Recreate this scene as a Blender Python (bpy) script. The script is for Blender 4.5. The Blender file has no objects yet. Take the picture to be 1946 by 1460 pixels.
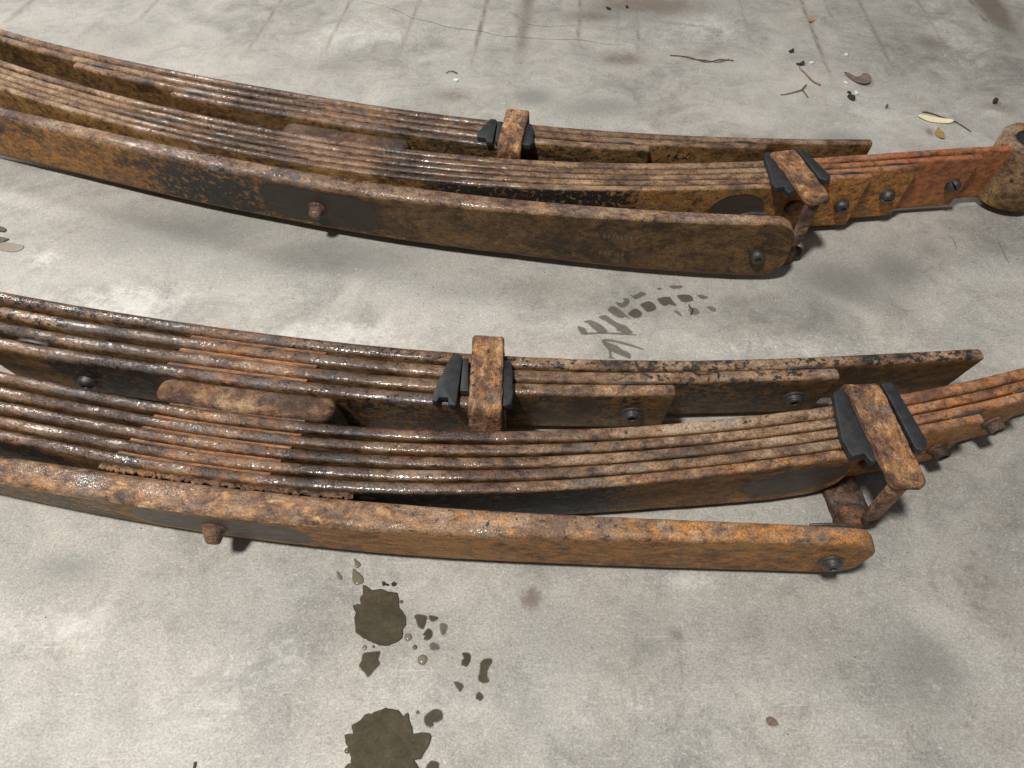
import bpy, bmesh, math, random
import numpy as np
from mathutils import Vector, Matrix, noise as mnoise
from mathutils.geometry import delaunay_2d_cdt

random.seed(7)
SC = bpy.context.scene
COL = SC.collection
PI = math.pi

# ------------------------------------------------------------------ camera, world, lamps, exposure
cam_d = bpy.data.cameras.new('camera')
cam = bpy.data.objects.new('camera', cam_d)
COL.objects.link(cam)
cam.location = (0, 0, 0.442)
cam.rotation_euler = (math.radians(90 - 51.0), 0, 0)
cam_d.sensor_width = 36.0
cam_d.lens = 36.0 * 1350.0 / 1946.0
cam_d.clip_start = 0.01
cam_d.clip_end = 100
SC.camera = cam
SC.view_settings.view_transform = 'Standard'
SC.view_settings.look = 'None'
SC.view_settings.exposure = 0.0
SC.view_settings.gamma = 1.0

world = bpy.data.worlds.new('World')
SC.world = world
world.use_nodes = True
wn = world.node_tree.nodes
bg = wn['Background']
bg.inputs['Color'].default_value = (0.92, 0.96, 1.0, 1)
bg.inputs['Strength'].default_value = 0.13


def lamp(name, loc, target, size, power, color, size_y=None):
    d = bpy.data.lights.new(name, 'AREA')
    d.energy = power
    d.color = color
    d.size = size
    if size_y:
        d.shape = 'RECTANGLE'
        d.size_y = size_y
    o = bpy.data.objects.new(name, d)
    COL.objects.link(o)
    o.location = loc
    v = Vector(target) - Vector(loc)
    o.rotation_euler = v.to_track_quat('-Z', 'Y').to_euler()
    return o


# the shop's ceiling fitting up on the left gives the shadows
lamp('ceiling_and_fill_lamp', (-0.62, -0.42, 2.30), (-2.0, 0.6, 0), 0.27, 90, (1.0, 0.955, 0.89))
lamp('ceiling_and_fill_lamp', (-2.3, 2.6, 2.4), (-0.4, 0.6, 0), 0.6, 62, (1.0, 0.96, 0.90))  # unseen lamp added at back left to shape the floor's brightness

# ------------------------------------------------------------------ measured outlines (metres)
PROFILE = {
  'far': {
    'H1': [(-0.78,0.9324),(-0.7142,0.8926),(-0.6485,0.8555),(-0.5827,0.8209),(-0.5169,0.7899),(-0.4511,0.7625),(-0.3854,0.7374),(-0.3196,0.7142),(-0.2538,0.6925),(-0.188,0.6723),(-0.1223,0.6539),(-0.0565,0.6377),(0.0093,0.6241),(0.0751,0.6133),(0.1408,0.6054),(0.2066,0.6004),(0.2724,0.5978),(0.3382,0.5967)],
    'H2': [(-0.78,0.9177),(-0.7201,0.8825),(-0.6603,0.8491),(-0.6004,0.8176),(-0.5405,0.7882),(-0.4806,0.7618),(-0.4208,0.7377),(-0.3609,0.7155),(-0.301,0.6949),(-0.2412,0.6757),(-0.1813,0.658),(-0.1214,0.6419),(-0.0616,0.6275),(-0.0017,0.6152),(0.0582,0.6052),(0.1181,0.5975),(0.1779,0.5922),(0.2378,0.5891)],
    'H3': [(-0.4688,0.7453),(-0.4337,0.731),(-0.3986,0.7172),(-0.3634,0.704),(-0.3283,0.6915),(-0.2932,0.6796),(-0.2581,0.6684),(-0.223,0.6578),(-0.1879,0.6478),(-0.1528,0.6382),(-0.1177,0.6292),(-0.0826,0.6206),(-0.0474,0.6126),(-0.0123,0.6053),(0.0228,0.5988),(0.0579,0.5934),(0.093,0.5896),(0.1281,0.5866)],
    'H4': [(-0.3476,0.6863),(-0.3268,0.6792),(-0.306,0.6723),(-0.2852,0.6656),(-0.2644,0.6591),(-0.2436,0.6528),(-0.2228,0.6466),(-0.202,0.6406),(-0.1813,0.6348),(-0.1605,0.6291),(-0.1397,0.6236),(-0.1189,0.6182),(-0.0981,0.613),(-0.0773,0.6079),(-0.0565,0.6029),(-0.0357,0.5981),(-0.0149,0.5934),(0.0059,0.5887)],
    'M1': [(-0.78,0.8863),(-0.7065,0.8396),(-0.6329,0.7956),(-0.5594,0.7542),(-0.4859,0.7163),(-0.4124,0.6828),(-0.3388,0.653),(-0.2653,0.6267),(-0.1918,0.6041),(-0.1182,0.5856),(-0.0447,0.5715),(0.0288,0.5623),(0.1024,0.5582),(0.1759,0.5589),(0.2494,0.5638),(0.3229,0.5716),(0.3965,0.5804),(0.47,0.5876)],
    'M2': [(-0.78,0.8667),(-0.7087,0.8243),(-0.6374,0.7839),(-0.5661,0.7455),(-0.4948,0.7094),(-0.4235,0.6768),(-0.3522,0.6475),(-0.2809,0.6214),(-0.2095,0.5989),(-0.1382,0.5801),(-0.0669,0.5655),(0.0044,0.5553),(0.0757,0.5497),(0.147,0.5486),(0.2183,0.5515),(0.2896,0.5577),(0.3609,0.5657),(0.4322,0.5735)],
    'M3': [(-0.78,0.8572),(-0.7124,0.8171),(-0.6449,0.7788),(-0.5773,0.7422),(-0.5098,0.7074),(-0.4422,0.6753),(-0.3746,0.6463),(-0.3071,0.6204),(-0.2395,0.5978),(-0.172,0.5787),(-0.1044,0.5632),(-0.0369,0.5517),(0.0307,0.5442),(0.0983,0.5406),(0.1658,0.5408),(0.2334,0.5442),(0.3009,0.5502),(0.3685,0.5577)],
    'M4': [(-0.78,0.8453),(-0.7153,0.808),(-0.6505,0.772),(-0.5858,0.7372),(-0.521,0.7038),(-0.4563,0.6725),(-0.3915,0.6438),(-0.3268,0.618),(-0.262,0.5951),(-0.1973,0.5755),(-0.1325,0.5595),(-0.0678,0.5471),(-0.003,0.5385),(0.0617,0.5337),(0.1265,0.5323),(0.1912,0.5337),(0.2559,0.538),(0.3207,0.5434)],
    'M5': [(-0.78,0.8272),(-0.72,0.7957),(-0.6599,0.7647),(-0.5999,0.7343),(-0.5399,0.7043),(-0.4799,0.6749),(-0.4198,0.6474),(-0.3598,0.6218),(-0.2998,0.5987),(-0.2398,0.5784),(-0.1797,0.5611),(-0.1197,0.5472),(-0.0597,0.5366),(0.0003,0.5293),(0.0604,0.5252),(0.1204,0.5243),(0.1804,0.5254),(0.2404,0.5288)],
    'O': [(-0.78,0.7379),(-0.72,0.7204),(-0.66,0.702),(-0.6,0.6827),(-0.54,0.6625),(-0.48,0.6413),(-0.42,0.6192),(-0.36,0.5973),(-0.3,0.5765),(-0.24,0.5574),(-0.18,0.5404),(-0.12,0.5255),(-0.06,0.5129),(-0,0.5023),(0.06,0.4937),(0.12,0.4871),(0.18,0.4826),(0.2399,0.4804)],
  },
  'near': {
    'H1': [(-0.5,0.4215),(-0.4509,0.4082),(-0.4019,0.3954),(-0.3528,0.3835),(-0.3038,0.3727),(-0.2547,0.3627),(-0.2057,0.3537),(-0.1566,0.3455),(-0.1076,0.3383),(-0.0585,0.3324),(-0.0095,0.3278),(0.0396,0.3247),(0.0886,0.3232),(0.1377,0.3233),(0.1867,0.3248),(0.2358,0.3275),(0.2848,0.3308),(0.3339,0.3342)],
    'H2': [(-0.5,0.4108),(-0.4573,0.3978),(-0.4145,0.3853),(-0.3718,0.3739),(-0.329,0.3641),(-0.2863,0.3553),(-0.2435,0.3473),(-0.2008,0.3398),(-0.158,0.3328),(-0.1153,0.3265),(-0.0725,0.3211),(-0.0298,0.3168),(0.013,0.3138),(0.0557,0.3122),(0.0985,0.312),(0.1412,0.3129),(0.1839,0.3144),(0.2267,0.3156)],
    'H3': [(-0.5,0.4002),(-0.464,0.3891),(-0.4281,0.3768),(-0.3921,0.3654),(-0.3562,0.3555),(-0.3202,0.3474),(-0.2842,0.3405),(-0.2483,0.3341),(-0.2123,0.328),(-0.1763,0.3221),(-0.1404,0.3166),(-0.1044,0.3116),(-0.0685,0.3075),(-0.0325,0.3043),(0.0035,0.3023),(0.0394,0.3013),(0.0754,0.301),(0.1113,0.3009)],
    'H4': [(-0.3946,0.3509),(-0.3716,0.3452),(-0.3487,0.3398),(-0.3258,0.3349),(-0.3028,0.3303),(-0.2799,0.326),(-0.257,0.322),(-0.234,0.3182),(-0.2111,0.3145),(-0.1881,0.311),(-0.1652,0.3075),(-0.1423,0.3042),(-0.1193,0.301),(-0.0964,0.2981),(-0.0734,0.2954),(-0.0505,0.2932),(-0.0276,0.2917),(-0.0046,0.2909)],
    'M1': [(-0.5,0.3497),(-0.4429,0.3352),(-0.3859,0.3209),(-0.3288,0.3068),(-0.2718,0.2935),(-0.2147,0.282),(-0.1576,0.2729),(-0.1006,0.2667),(-0.0435,0.2634),(0.0135,0.2631),(0.0706,0.2655),(0.1276,0.2705),(0.1847,0.2779),(0.2418,0.2878),(0.2988,0.3003),(0.3559,0.3157),(0.4129,0.3336),(0.47,0.3533)],
    'M2': [(-0.5,0.3345),(-0.4453,0.3221),(-0.3906,0.3095),(-0.3359,0.2968),(-0.2812,0.2844),(-0.2265,0.2732),(-0.1718,0.2641),(-0.1171,0.2575),(-0.0624,0.2536),(-0.0076,0.2525),(0.0471,0.2541),(0.1018,0.2582),(0.1565,0.2645),(0.2112,0.2731),(0.2659,0.2837),(0.3206,0.2966),(0.3753,0.3123),(0.43,0.3299)],
    'M3': [(-0.5,0.3188),(-0.4496,0.3092),(-0.3993,0.2991),(-0.3489,0.2886),(-0.2986,0.2776),(-0.2482,0.2669),(-0.1979,0.2576),(-0.1475,0.2503),(-0.0972,0.2454),(-0.0468,0.243),(0.0035,0.2431),(0.0539,0.2454),(0.1042,0.2498),(0.1546,0.2559),(0.2049,0.2637),(0.2553,0.2731),(0.3056,0.2844),(0.356,0.2979)],
    'M4': [(-0.5,0.3083),(-0.4524,0.299),(-0.4048,0.2893),(-0.3571,0.2793),(-0.3095,0.2689),(-0.2619,0.2587),(-0.2143,0.2496),(-0.1666,0.2422),(-0.119,0.237),(-0.0714,0.234),(-0.0238,0.2334),(0.0239,0.2348),(0.0715,0.2381),(0.1191,0.2431),(0.1667,0.2496),(0.2143,0.2572),(0.262,0.2663),(0.3096,0.2771)],
    'M5': [(-0.5,0.3002),(-0.4574,0.2919),(-0.4149,0.2832),(-0.3723,0.2733),(-0.3298,0.2634),(-0.2872,0.2538),(-0.2446,0.2449),(-0.2021,0.2374),(-0.1595,0.2313),(-0.117,0.2271),(-0.0744,0.2246),(-0.0318,0.2241),(0.0107,0.2253),(0.0533,0.2281),(0.0958,0.2323),(0.1384,0.2376),(0.181,0.2437),(0.2235,0.2508)],
    'O': [(-0.5,0.2737),(-0.4579,0.265),(-0.4157,0.2566),(-0.3736,0.2483),(-0.3314,0.2403),(-0.2893,0.2326),(-0.2472,0.2254),(-0.205,0.219),(-0.1629,0.2134),(-0.1208,0.2086),(-0.0786,0.2047),(-0.0365,0.2015),(0.0057,0.1991),(0.0478,0.1972),(0.0899,0.1956),(0.1321,0.1942),(0.1742,0.1928),(0.2163,0.191)],
  },
}
WET = {
  'A': [(142.1,471.5),(153.1,471.5),(152,468.9),(145.3,467.8),(142.6,469.4)],
  'B': [(130,467.8),(132.3,468.9),(134.6,467.5),(132,466.4)],
  'C': [(105.5,460),(107.9,459),(113.3,462.1),(115.6,463.6),(119.7,461),(114.9,457.4),(109.5,454.3),(107,457.4)],
  'D': [(91.2,450.8),(96.1,449.2),(99.2,451.8),(98.5,455.4),(102.4,454.8),(103.6,450.8),(100.8,446.2),(96.7,443.9),(93.7,446.2)],
  'E': [(83.8,441.2),(87.2,445.2),(90.7,444.7),(97.7,436.7),(102,429.9),(98,432.8),(95.1,431),(91,432.8),(85.8,437.7)],
  'F': [(101.3,436.7),(107.5,442.5),(111.8,439.7),(112.8,435.7),(110.6,432.3),(106.3,431.3),(102.7,433.8)],
  'G': [(113.1,447.7),(119.6,451.3),(124.1,449.7),(126.2,443.7),(123.6,440.2),(118.1,438.9),(115.4,442.7)],
  'H': [(128.9,454.3),(134.3,456.9),(140.1,456.9),(141.1,453.8),(144.2,445.7),(138.2,448.2),(133.6,445.9),(130.5,449.7)],
  'I': [(147.2,459),(156.4,460),(159.6,457.4),(160,452.8),(153.5,450.6),(149.5,452.3)],
  'J': [(165,459.5),(168.7,459.7),(173.7,457.4),(172.2,455.4),(167.8,454.8)],
  'K': [(141.3,440.2),(144.8,439.7),(147.6,433),(144.2,435.7)],
  'L': [(154.2,441.2),(160.3,443.7),(163.5,439.2),(161.1,435.9),(156.9,435.7)],
  'M': [(171.1,444.7),(176.1,444.7),(178.4,441.7),(176.5,438.9),(173.3,440.7)],
  'N': [(55.9,421.2),(62,418.8),(63.6,414.5),(63.9,413.8),(62.2,411.7),(58.8,412.6)],
  'O': [(61.8,426.5),(65.4,428.4),(69.6,427.9),(76.2,423.1),(79.6,418.3),(80.7,414.4),(73.4,414.4),(68.3,420.2),(65.2,425)],
  'P': [(75.1,431.8),(78.5,434.3),(81.9,433.8),(90.3,425.5),(97,422.1),(100.1,418.3),(102.3,413.8),(94.8,413.8),(89.5,416.4),(89.1,419.3),(83.3,425),(80.1,427.9)],
  'Q': [(64.1,413.8),(74.1,414.2),(94.7,413.5),(104.9,411.5),(103.4,411),(89.1,411.9),(75.4,412.8),(62.9,411.7)],
  'R': [(75.4,404.3),(77.6,406.3),(85.7,405.2),(98.9,400.6),(108.9,395.6),(107.8,394.8),(98,398.7),(85.5,403.3),(80.1,404.1),(79.4,402.9),(87.8,398.7),(91.5,394.2),(95.3,392.4),(98,388.8),(97.2,384.8),(94.7,385.7),(87,390.2),(82.5,392.4),(82.7,386.6),(84.5,384.8),(79.2,385.3),(80.7,387),(80.6,393.3),(77.1,399.7)],
  'T1': [(-105.5,207.7),(-103.7,206.9),(-100.2,203.7),(-101.6,201.2),(-103.6,201.6),(-104.8,205.1)],
  'T2': [(-105.1,200.5),(-102.7,199.4),(-99.3,196.6),(-97.1,193.5),(-97.5,190.4),(-101.3,189.3),(-103.9,191.7),(-104.9,195.2)],
  'T3': [(-115.9,198.7),(-114.1,198),(-111.3,194.9),(-111.3,192.8),(-113.4,193.8)],
  'Big1': [(-96.6,189),(-90.2,185.2),(-85.1,186.2),(-81,184.5),(-75,183.5),(-73.5,180.8),(-72.2,174.8),(-69.2,170.2),(-67,164.4),(-68.8,159.9),(-68.7,155.5),(-71.3,153),(-76,150.9),(-79.8,150.9),(-85.6,152.4),(-91.6,155.5),(-97.1,159),(-99,168.3),(-98.8,171.5),(-101,175.5),(-96.5,176.2),(-97.2,180.8),(-95.5,182.9)],
  'Splat': [(-91.1,145.1),(-86.6,146),(-81.4,146.3),(-81.8,142),(-80.6,139),(-84,134.9),(-85,133.1),(-87,131.6),(-88.1,133.7),(-92.3,137.8),(-91.3,141.4)],
  'S1': [(-61.4,168.9),(-58.9,169.5),(-54,168.3),(-54.4,165.1),(-55.6,160.6),(-58.3,161.9),(-59.8,165.1)],
  'S2': [(-52.4,168.8),(-48.6,168.3),(-46.9,167.3),(-49.6,165.4),(-51.3,166.3)],
  'S3': [(-45.1,163.8),(-40.9,163.1),(-41.3,158.7),(-42.7,156.3),(-44.5,159.3)],
  'S4': [(-52.5,160.6),(-49.8,158.7),(-50.2,155.5),(-52.6,153.5),(-54.5,154.3),(-53.7,156.2),(-55.3,156.8),(-53.9,159)],
  'S5': [(-50.5,151.2),(-48.1,151.8),(-45.1,149.9),(-45,148.1),(-49.6,147.6)],
  'S6': [(-30.3,145.7),(-26,145.1),(-25.5,141.4),(-27.6,138.1),(-30,138.4),(-30.4,140.8),(-29,142.6)],
  'S7': [(-18.5,140.8),(-13.3,142.3),(-12.3,140.2),(-14.7,136.6),(-15.2,131.9),(-13.8,129.6),(-15.1,128.5),(-18.7,128.7),(-20,130.8),(-19.2,134.9)],
  'S8': [(-34.7,128.5),(-30.8,127.9),(-29.2,126.1),(-30.9,123.3),(-32.5,125.6)],
  'S9': [(-20.9,121.6),(-19.2,122.7),(-17,120.2),(-19,118.2),(-20.9,119.3)],
  'Big2': [(-75.6,112.7),(-73.6,113.5),(-70.8,113),(-67,112.5),(-64.6,110.2),(-62.4,109),(-61,111.2),(-59.9,107.7),(-58.2,103.8),(-57.1,100.1),(-52.1,100.1),(-47,99.4),(-47.5,95.1),(-49.8,90.8),(-51.6,88),(-55.7,87.1),(-52.8,83.4),(-51.9,79.3),(-90.1,79.3),(-91.8,83.9),(-89.4,85.2),(-91.1,91.3),(-93.8,95.6),(-94.9,99.4),(-90.5,99.9),(-91.6,104.3),(-87.2,107.2),(-85,110.2),(-81.3,110.7)],
  'S10': [(-50.4,109.2),(-48.2,111.7),(-44.5,113.2),(-41.2,112.2),(-40.5,108.7),(-42.5,107),(-46.2,106.5),(-45.3,104.8),(-48.2,104),(-50.4,106.3)],
  'S11': [(-48.1,82),(-45.8,85.7),(-41.4,85.5),(-41.2,82.7),(-41.8,80.7),(-48,80.7)],
  'L1': [(-501.2,554.5),(-497,554.5),(-491.3,550.4),(-491.3,547.4),(-496.1,547.9),(-498.2,547.9)],
  'L2': [(-493.8,538.2),(-489.7,538.5),(-482.6,536.3),(-483.6,534),(-486.4,531.8),(-490.1,530.3)],
  'L3': [(-491.3,531.3),(-481.7,531.3),(-473.4,529.7),(-464.7,527.1),(-462.9,522.9),(-465.9,518.8),(-475.9,518.3),(-487.5,522.9)],
}
DROP = {'C1': (-64.5, 155.4, 2.4), 'C2': (-54.6, 141.7, 3.1), 'C3': (-90.7, 149.0, 1.4), 'C4': (-85.2, 149.6, 0.9), 'C5': (-70.9, 178.0, 1.2), 'C6': (-59.7, 149.2, 1.5), 'C7': (-93.0, 91.5, 1.6), 'C8': (-55.0, 111.7, 1.0)}
PLATE = {
  'near_H': [[(-0.0419,0.3262),(-0.0389,0.3266),(-0.0356,0.3255),(-0.0341,0.3236),(-0.0365,0.2836),(-0.037,0.2824),(-0.0414,0.283),(-0.0426,0.2892),(-0.0476,0.2895),(-0.0494,0.2856),(-0.0526,0.2862),(-0.0521,0.2942),(-0.05,0.3031)],[(-0.0339,0.3236),(-0.03,0.3229),(-0.0289,0.2942),(-0.0347,0.2946)],[(-0.0065,0.3215),(-0.0021,0.3215),(0.0001,0.3186),(0.0009,0.2922),(-0.0004,0.2836),(-0.0046,0.282),(-0.009,0.2826),(-0.0079,0.3059)]],
  'far_H': [[(-0.021,0.6262),(-0.0158,0.6257),(-0.0142,0.6224),(-0.0177,0.587),(-0.0237,0.5879),(-0.0244,0.5946),(-0.0319,0.5951),(-0.0331,0.6005),(-0.0312,0.6051)],[(-0.0137,0.6219),(-0.0085,0.6214),(-0.0107,0.5879),(-0.0157,0.5888)],[(0.0116,0.6181),(0.0187,0.6172),(0.0203,0.606),(0.0197,0.5861),(0.0166,0.5822),(0.0087,0.5835)]],
  'near_M': [[(0.2136,0.2926),(0.2171,0.2953),(0.2218,0.2955),(0.224,0.2926),(0.2275,0.2433),(0.226,0.2399),(0.2223,0.2382),(0.2204,0.2424),(0.2198,0.245),(0.2115,0.2424),(0.2104,0.2459),(0.2088,0.2563),(0.2118,0.2782)],[(0.2485,0.3009),(0.2548,0.3024),(0.2566,0.2985),(0.262,0.2546),(0.2611,0.2511),(0.257,0.2467),(0.253,0.2476),(0.2524,0.2519)]],
  'far_M': [[(0.2301,0.57),(0.2354,0.5707),(0.2376,0.5655),(0.2462,0.519),(0.244,0.5137),(0.2382,0.5097),(0.2352,0.5137),(0.2357,0.519),(0.2278,0.5163),(0.2261,0.5231),(0.2277,0.5424),(0.2281,0.5626)],[(0.2608,0.5767),(0.2666,0.573),(0.2689,0.5685),(0.2795,0.534),(0.278,0.5285),(0.2737,0.5278),(0.2689,0.5313)]],
}
BITS = {
  'yellow': [(0.4663,0.7533),(0.4743,0.755),(0.4864,0.7508),(0.4969,0.7474),(0.5038,0.7441),(0.5008,0.74),(0.4952,0.7383),(0.4868,0.74),(0.4766,0.7416),(0.4697,0.7474)],
  'ystem': [(0.4752,0.7627),(0.4827,0.7605),(0.4919,0.7533),(0.5035,0.7433),(0.5087,0.7358),(0.5148,0.722)],
  'tan': [(0.4727,0.718),(0.481,0.7293),(0.4815,0.7236),(0.4839,0.7204),(0.4799,0.7077),(0.4749,0.7085)],
  'brown': [(0.4085,0.8478),(0.4158,0.8481),(0.4245,0.8422),(0.4326,0.8478),(0.4382,0.8454),(0.4385,0.8336),(0.4334,0.8251),(0.4272,0.8228),(0.4205,0.8266),(0.4159,0.8352),(0.4122,0.8438)],
  'stem': [(0.3598,0.8704),(0.3597,0.8606),(0.3621,0.851),(0.364,0.8399),(0.3676,0.8297),(0.3737,0.8228)],
  'twig': [(0.3205,0.8009),(0.3295,0.8032),(0.3427,0.8091),(0.3481,0.8122),(0.3565,0.8236)],
  'twig2': [(0.3491,0.8114),(0.3501,0.8046),(0.3514,0.795)],
  'chip1': [(0.356,0.9083),(0.3594,0.9101),(0.3638,0.9144),(0.3619,0.9066),(0.3577,0.9049)],
  'chip2': [(0.3576,0.8762),(0.361,0.8753),(0.3683,0.8812),(0.3668,0.8729),(0.3602,0.872)],
  'crumb1': [(0.4012,0.8069),(0.4038,0.8076),(0.4056,0.8046),(0.4032,0.8032)],
  'crumb2': [(0.3983,0.7972),(0.4029,0.7994),(0.407,0.7965),(0.4049,0.7884),(0.4005,0.7892)],
  'peb': [(0.4367,0.7754),(0.4386,0.7766),(0.4393,0.774),(0.4371,0.7709),(0.4357,0.7719)],
  'w1': [(0.4257,0.9006),(0.4286,0.9006),(0.4284,0.8972),(0.4259,0.8972)],
  'w2': [(0.3752,0.8795),(0.379,0.8798),(0.379,0.877),(0.376,0.8762)],
  'w3': [(0.4104,0.8076),(0.4128,0.8091),(0.4127,0.8024),(0.41,0.8024)],
  'w4': [(0.4047,0.8321),(0.4066,0.8305),(0.4075,0.8266),(0.4051,0.8282)],
  'grassA': [(0.202,0.8978),(0.222,0.8943),(0.2395,0.8845),(0.256,0.8831),(0.2804,0.886)],
  'grassB': [(0.2127,0.8968),(0.2307,0.8889),(0.2459,0.8797),(0.264,0.8879),(0.281,0.8831)],
  'grassC': [(0.2282,0.8879),(0.2446,0.886),(0.2601,0.8797),(0.2762,0.8889)],
  'fiber': [(0.1555,0.4472),(0.1556,0.4442),(0.1578,0.4407),(0.1568,0.4377),(0.1552,0.4351)],
  'curl': [(-0.0816,0.8526),(-0.0782,0.8549),(-0.0735,0.8554),(-0.0675,0.8517)],
  'wchip': [(-0.0718,0.8364),(-0.068,0.8378),(-0.0657,0.8342),(-0.0689,0.8323)],
  'flake': [(0.4031,0.9915),(0.409,1.0006),(0.4143,1.0011),(0.4113,0.9938),(0.406,0.9893)],
  'dk1': [(0.1316,1.0364),(0.1351,1.034),(0.138,1.0305),(0.1337,1.0293)],
  'dk2': [(0.1594,1.0388),(0.1627,1.0394),(0.1628,1.0352),(0.1596,1.0346)],
  'lump': [(0.5673,0.7872),(0.5715,0.7897),(0.5723,0.7855),(0.5684,0.7805),(0.5654,0.7817)],
  'spot': [(0.1469,0.1085),(0.15,0.1093),(0.153,0.1074),(0.1533,0.1049),(0.1503,0.1042),(0.1472,0.1052)],
  'bitA': [(-0.0846,0.1904),(-0.0837,0.1912),(-0.0826,0.19),(-0.0831,0.1886),(-0.0841,0.189)],
  'bitB': [(-0.0823,0.1893),(-0.0813,0.1898),(-0.0801,0.1891),(-0.0811,0.1885)],
  'bitC': [(-0.0782,0.19),(-0.0768,0.1909),(-0.0755,0.1898),(-0.0762,0.1884),(-0.0779,0.1886)],
  'twigB': [(-0.1769,0.0856),(-0.1768,0.083),(-0.1768,0.0801)],
  'orange': [(0.4715,0.7106),(0.481,0.7233),(0.4815,0.7106),(0.4754,0.7023)],
  'crack': [(-0.2147,1.0589),(-0.1775,1.0388),(-0.1576,1.0257),(-0.1373,1.0054),(-0.1104,0.9923),(-0.0863,0.9772),(-0.0605,0.97),(-0.0374,0.9634),(-0.0171,0.9526),(0.0155,0.9484),(0.0455,0.9431),(0.0878,0.9409),(0.1242,0.9289),(0.1486,0.9263)],
  'crack2': [(-0.0047,1.0257),(0.0084,1.0082),(0.0236,0.9855),(0.0517,0.9799),(0.0902,0.9827)],
  'crack3': [(0.4193,0.5406),(0.4222,0.5374),(0.4223,0.531),(0.4201,0.5216)],
  'crack4': [(0.4661,0.5406),(0.4638,0.5232),(0.4618,0.5093),(0.4615,0.5018)],
  'scr': [(0.1736,0.4633),(0.1799,0.4621),(0.1891,0.4608)],
}
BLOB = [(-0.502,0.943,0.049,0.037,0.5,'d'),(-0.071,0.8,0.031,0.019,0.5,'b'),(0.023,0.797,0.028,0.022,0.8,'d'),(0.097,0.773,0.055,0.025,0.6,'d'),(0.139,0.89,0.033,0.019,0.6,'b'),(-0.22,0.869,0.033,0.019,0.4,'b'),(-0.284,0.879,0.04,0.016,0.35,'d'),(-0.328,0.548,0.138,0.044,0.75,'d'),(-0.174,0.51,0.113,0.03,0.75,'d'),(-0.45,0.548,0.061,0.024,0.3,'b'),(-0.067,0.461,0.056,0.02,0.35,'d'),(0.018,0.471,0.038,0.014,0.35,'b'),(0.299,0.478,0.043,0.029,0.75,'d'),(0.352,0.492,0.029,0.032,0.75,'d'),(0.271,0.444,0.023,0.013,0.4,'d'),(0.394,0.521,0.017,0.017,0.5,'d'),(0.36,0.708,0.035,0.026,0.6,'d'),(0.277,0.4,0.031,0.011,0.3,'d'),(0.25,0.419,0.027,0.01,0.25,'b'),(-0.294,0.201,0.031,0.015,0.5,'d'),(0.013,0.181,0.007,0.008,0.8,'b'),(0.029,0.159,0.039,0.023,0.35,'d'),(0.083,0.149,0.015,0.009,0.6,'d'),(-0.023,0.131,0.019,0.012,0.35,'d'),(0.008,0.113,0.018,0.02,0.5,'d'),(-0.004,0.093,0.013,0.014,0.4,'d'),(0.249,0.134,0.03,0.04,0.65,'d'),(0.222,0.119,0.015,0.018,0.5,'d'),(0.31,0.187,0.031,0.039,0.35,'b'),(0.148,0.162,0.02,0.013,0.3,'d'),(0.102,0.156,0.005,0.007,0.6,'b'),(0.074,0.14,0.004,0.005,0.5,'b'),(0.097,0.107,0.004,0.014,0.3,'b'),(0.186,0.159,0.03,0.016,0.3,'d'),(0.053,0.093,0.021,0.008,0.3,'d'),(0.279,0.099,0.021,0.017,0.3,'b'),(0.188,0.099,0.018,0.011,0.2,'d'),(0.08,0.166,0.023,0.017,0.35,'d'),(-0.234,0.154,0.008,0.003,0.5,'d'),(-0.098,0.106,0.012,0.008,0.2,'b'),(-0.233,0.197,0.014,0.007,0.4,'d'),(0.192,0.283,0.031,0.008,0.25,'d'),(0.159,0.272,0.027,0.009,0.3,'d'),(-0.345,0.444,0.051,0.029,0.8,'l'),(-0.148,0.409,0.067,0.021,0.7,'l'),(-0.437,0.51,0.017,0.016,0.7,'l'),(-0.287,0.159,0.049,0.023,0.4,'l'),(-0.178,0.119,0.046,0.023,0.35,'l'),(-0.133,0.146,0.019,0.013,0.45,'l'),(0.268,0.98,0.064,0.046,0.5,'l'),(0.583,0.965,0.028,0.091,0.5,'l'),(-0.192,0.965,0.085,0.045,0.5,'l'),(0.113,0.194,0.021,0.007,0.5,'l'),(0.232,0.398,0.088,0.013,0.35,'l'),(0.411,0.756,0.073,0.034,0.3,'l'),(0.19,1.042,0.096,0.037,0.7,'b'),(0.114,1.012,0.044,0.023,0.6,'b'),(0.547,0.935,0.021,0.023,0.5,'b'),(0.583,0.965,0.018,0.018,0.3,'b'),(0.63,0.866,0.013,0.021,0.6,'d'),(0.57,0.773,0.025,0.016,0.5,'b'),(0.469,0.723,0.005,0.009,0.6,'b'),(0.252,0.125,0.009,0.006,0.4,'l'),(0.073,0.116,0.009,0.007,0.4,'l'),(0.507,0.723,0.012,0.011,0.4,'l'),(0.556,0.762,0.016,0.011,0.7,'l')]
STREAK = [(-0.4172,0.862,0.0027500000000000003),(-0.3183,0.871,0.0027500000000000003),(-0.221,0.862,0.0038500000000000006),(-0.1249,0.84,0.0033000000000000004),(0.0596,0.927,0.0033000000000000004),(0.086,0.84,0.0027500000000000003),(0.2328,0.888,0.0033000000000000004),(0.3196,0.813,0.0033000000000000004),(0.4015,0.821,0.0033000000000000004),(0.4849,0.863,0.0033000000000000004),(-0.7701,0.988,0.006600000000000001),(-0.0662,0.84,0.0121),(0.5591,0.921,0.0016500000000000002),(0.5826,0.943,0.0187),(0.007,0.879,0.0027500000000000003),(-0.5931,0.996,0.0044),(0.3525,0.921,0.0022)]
H0 = {'near': 0.0065, 'far': 0.008}          # the clips keep the packs a little off the floor
WID = 0.060                                   # width of the spring steel
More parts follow.
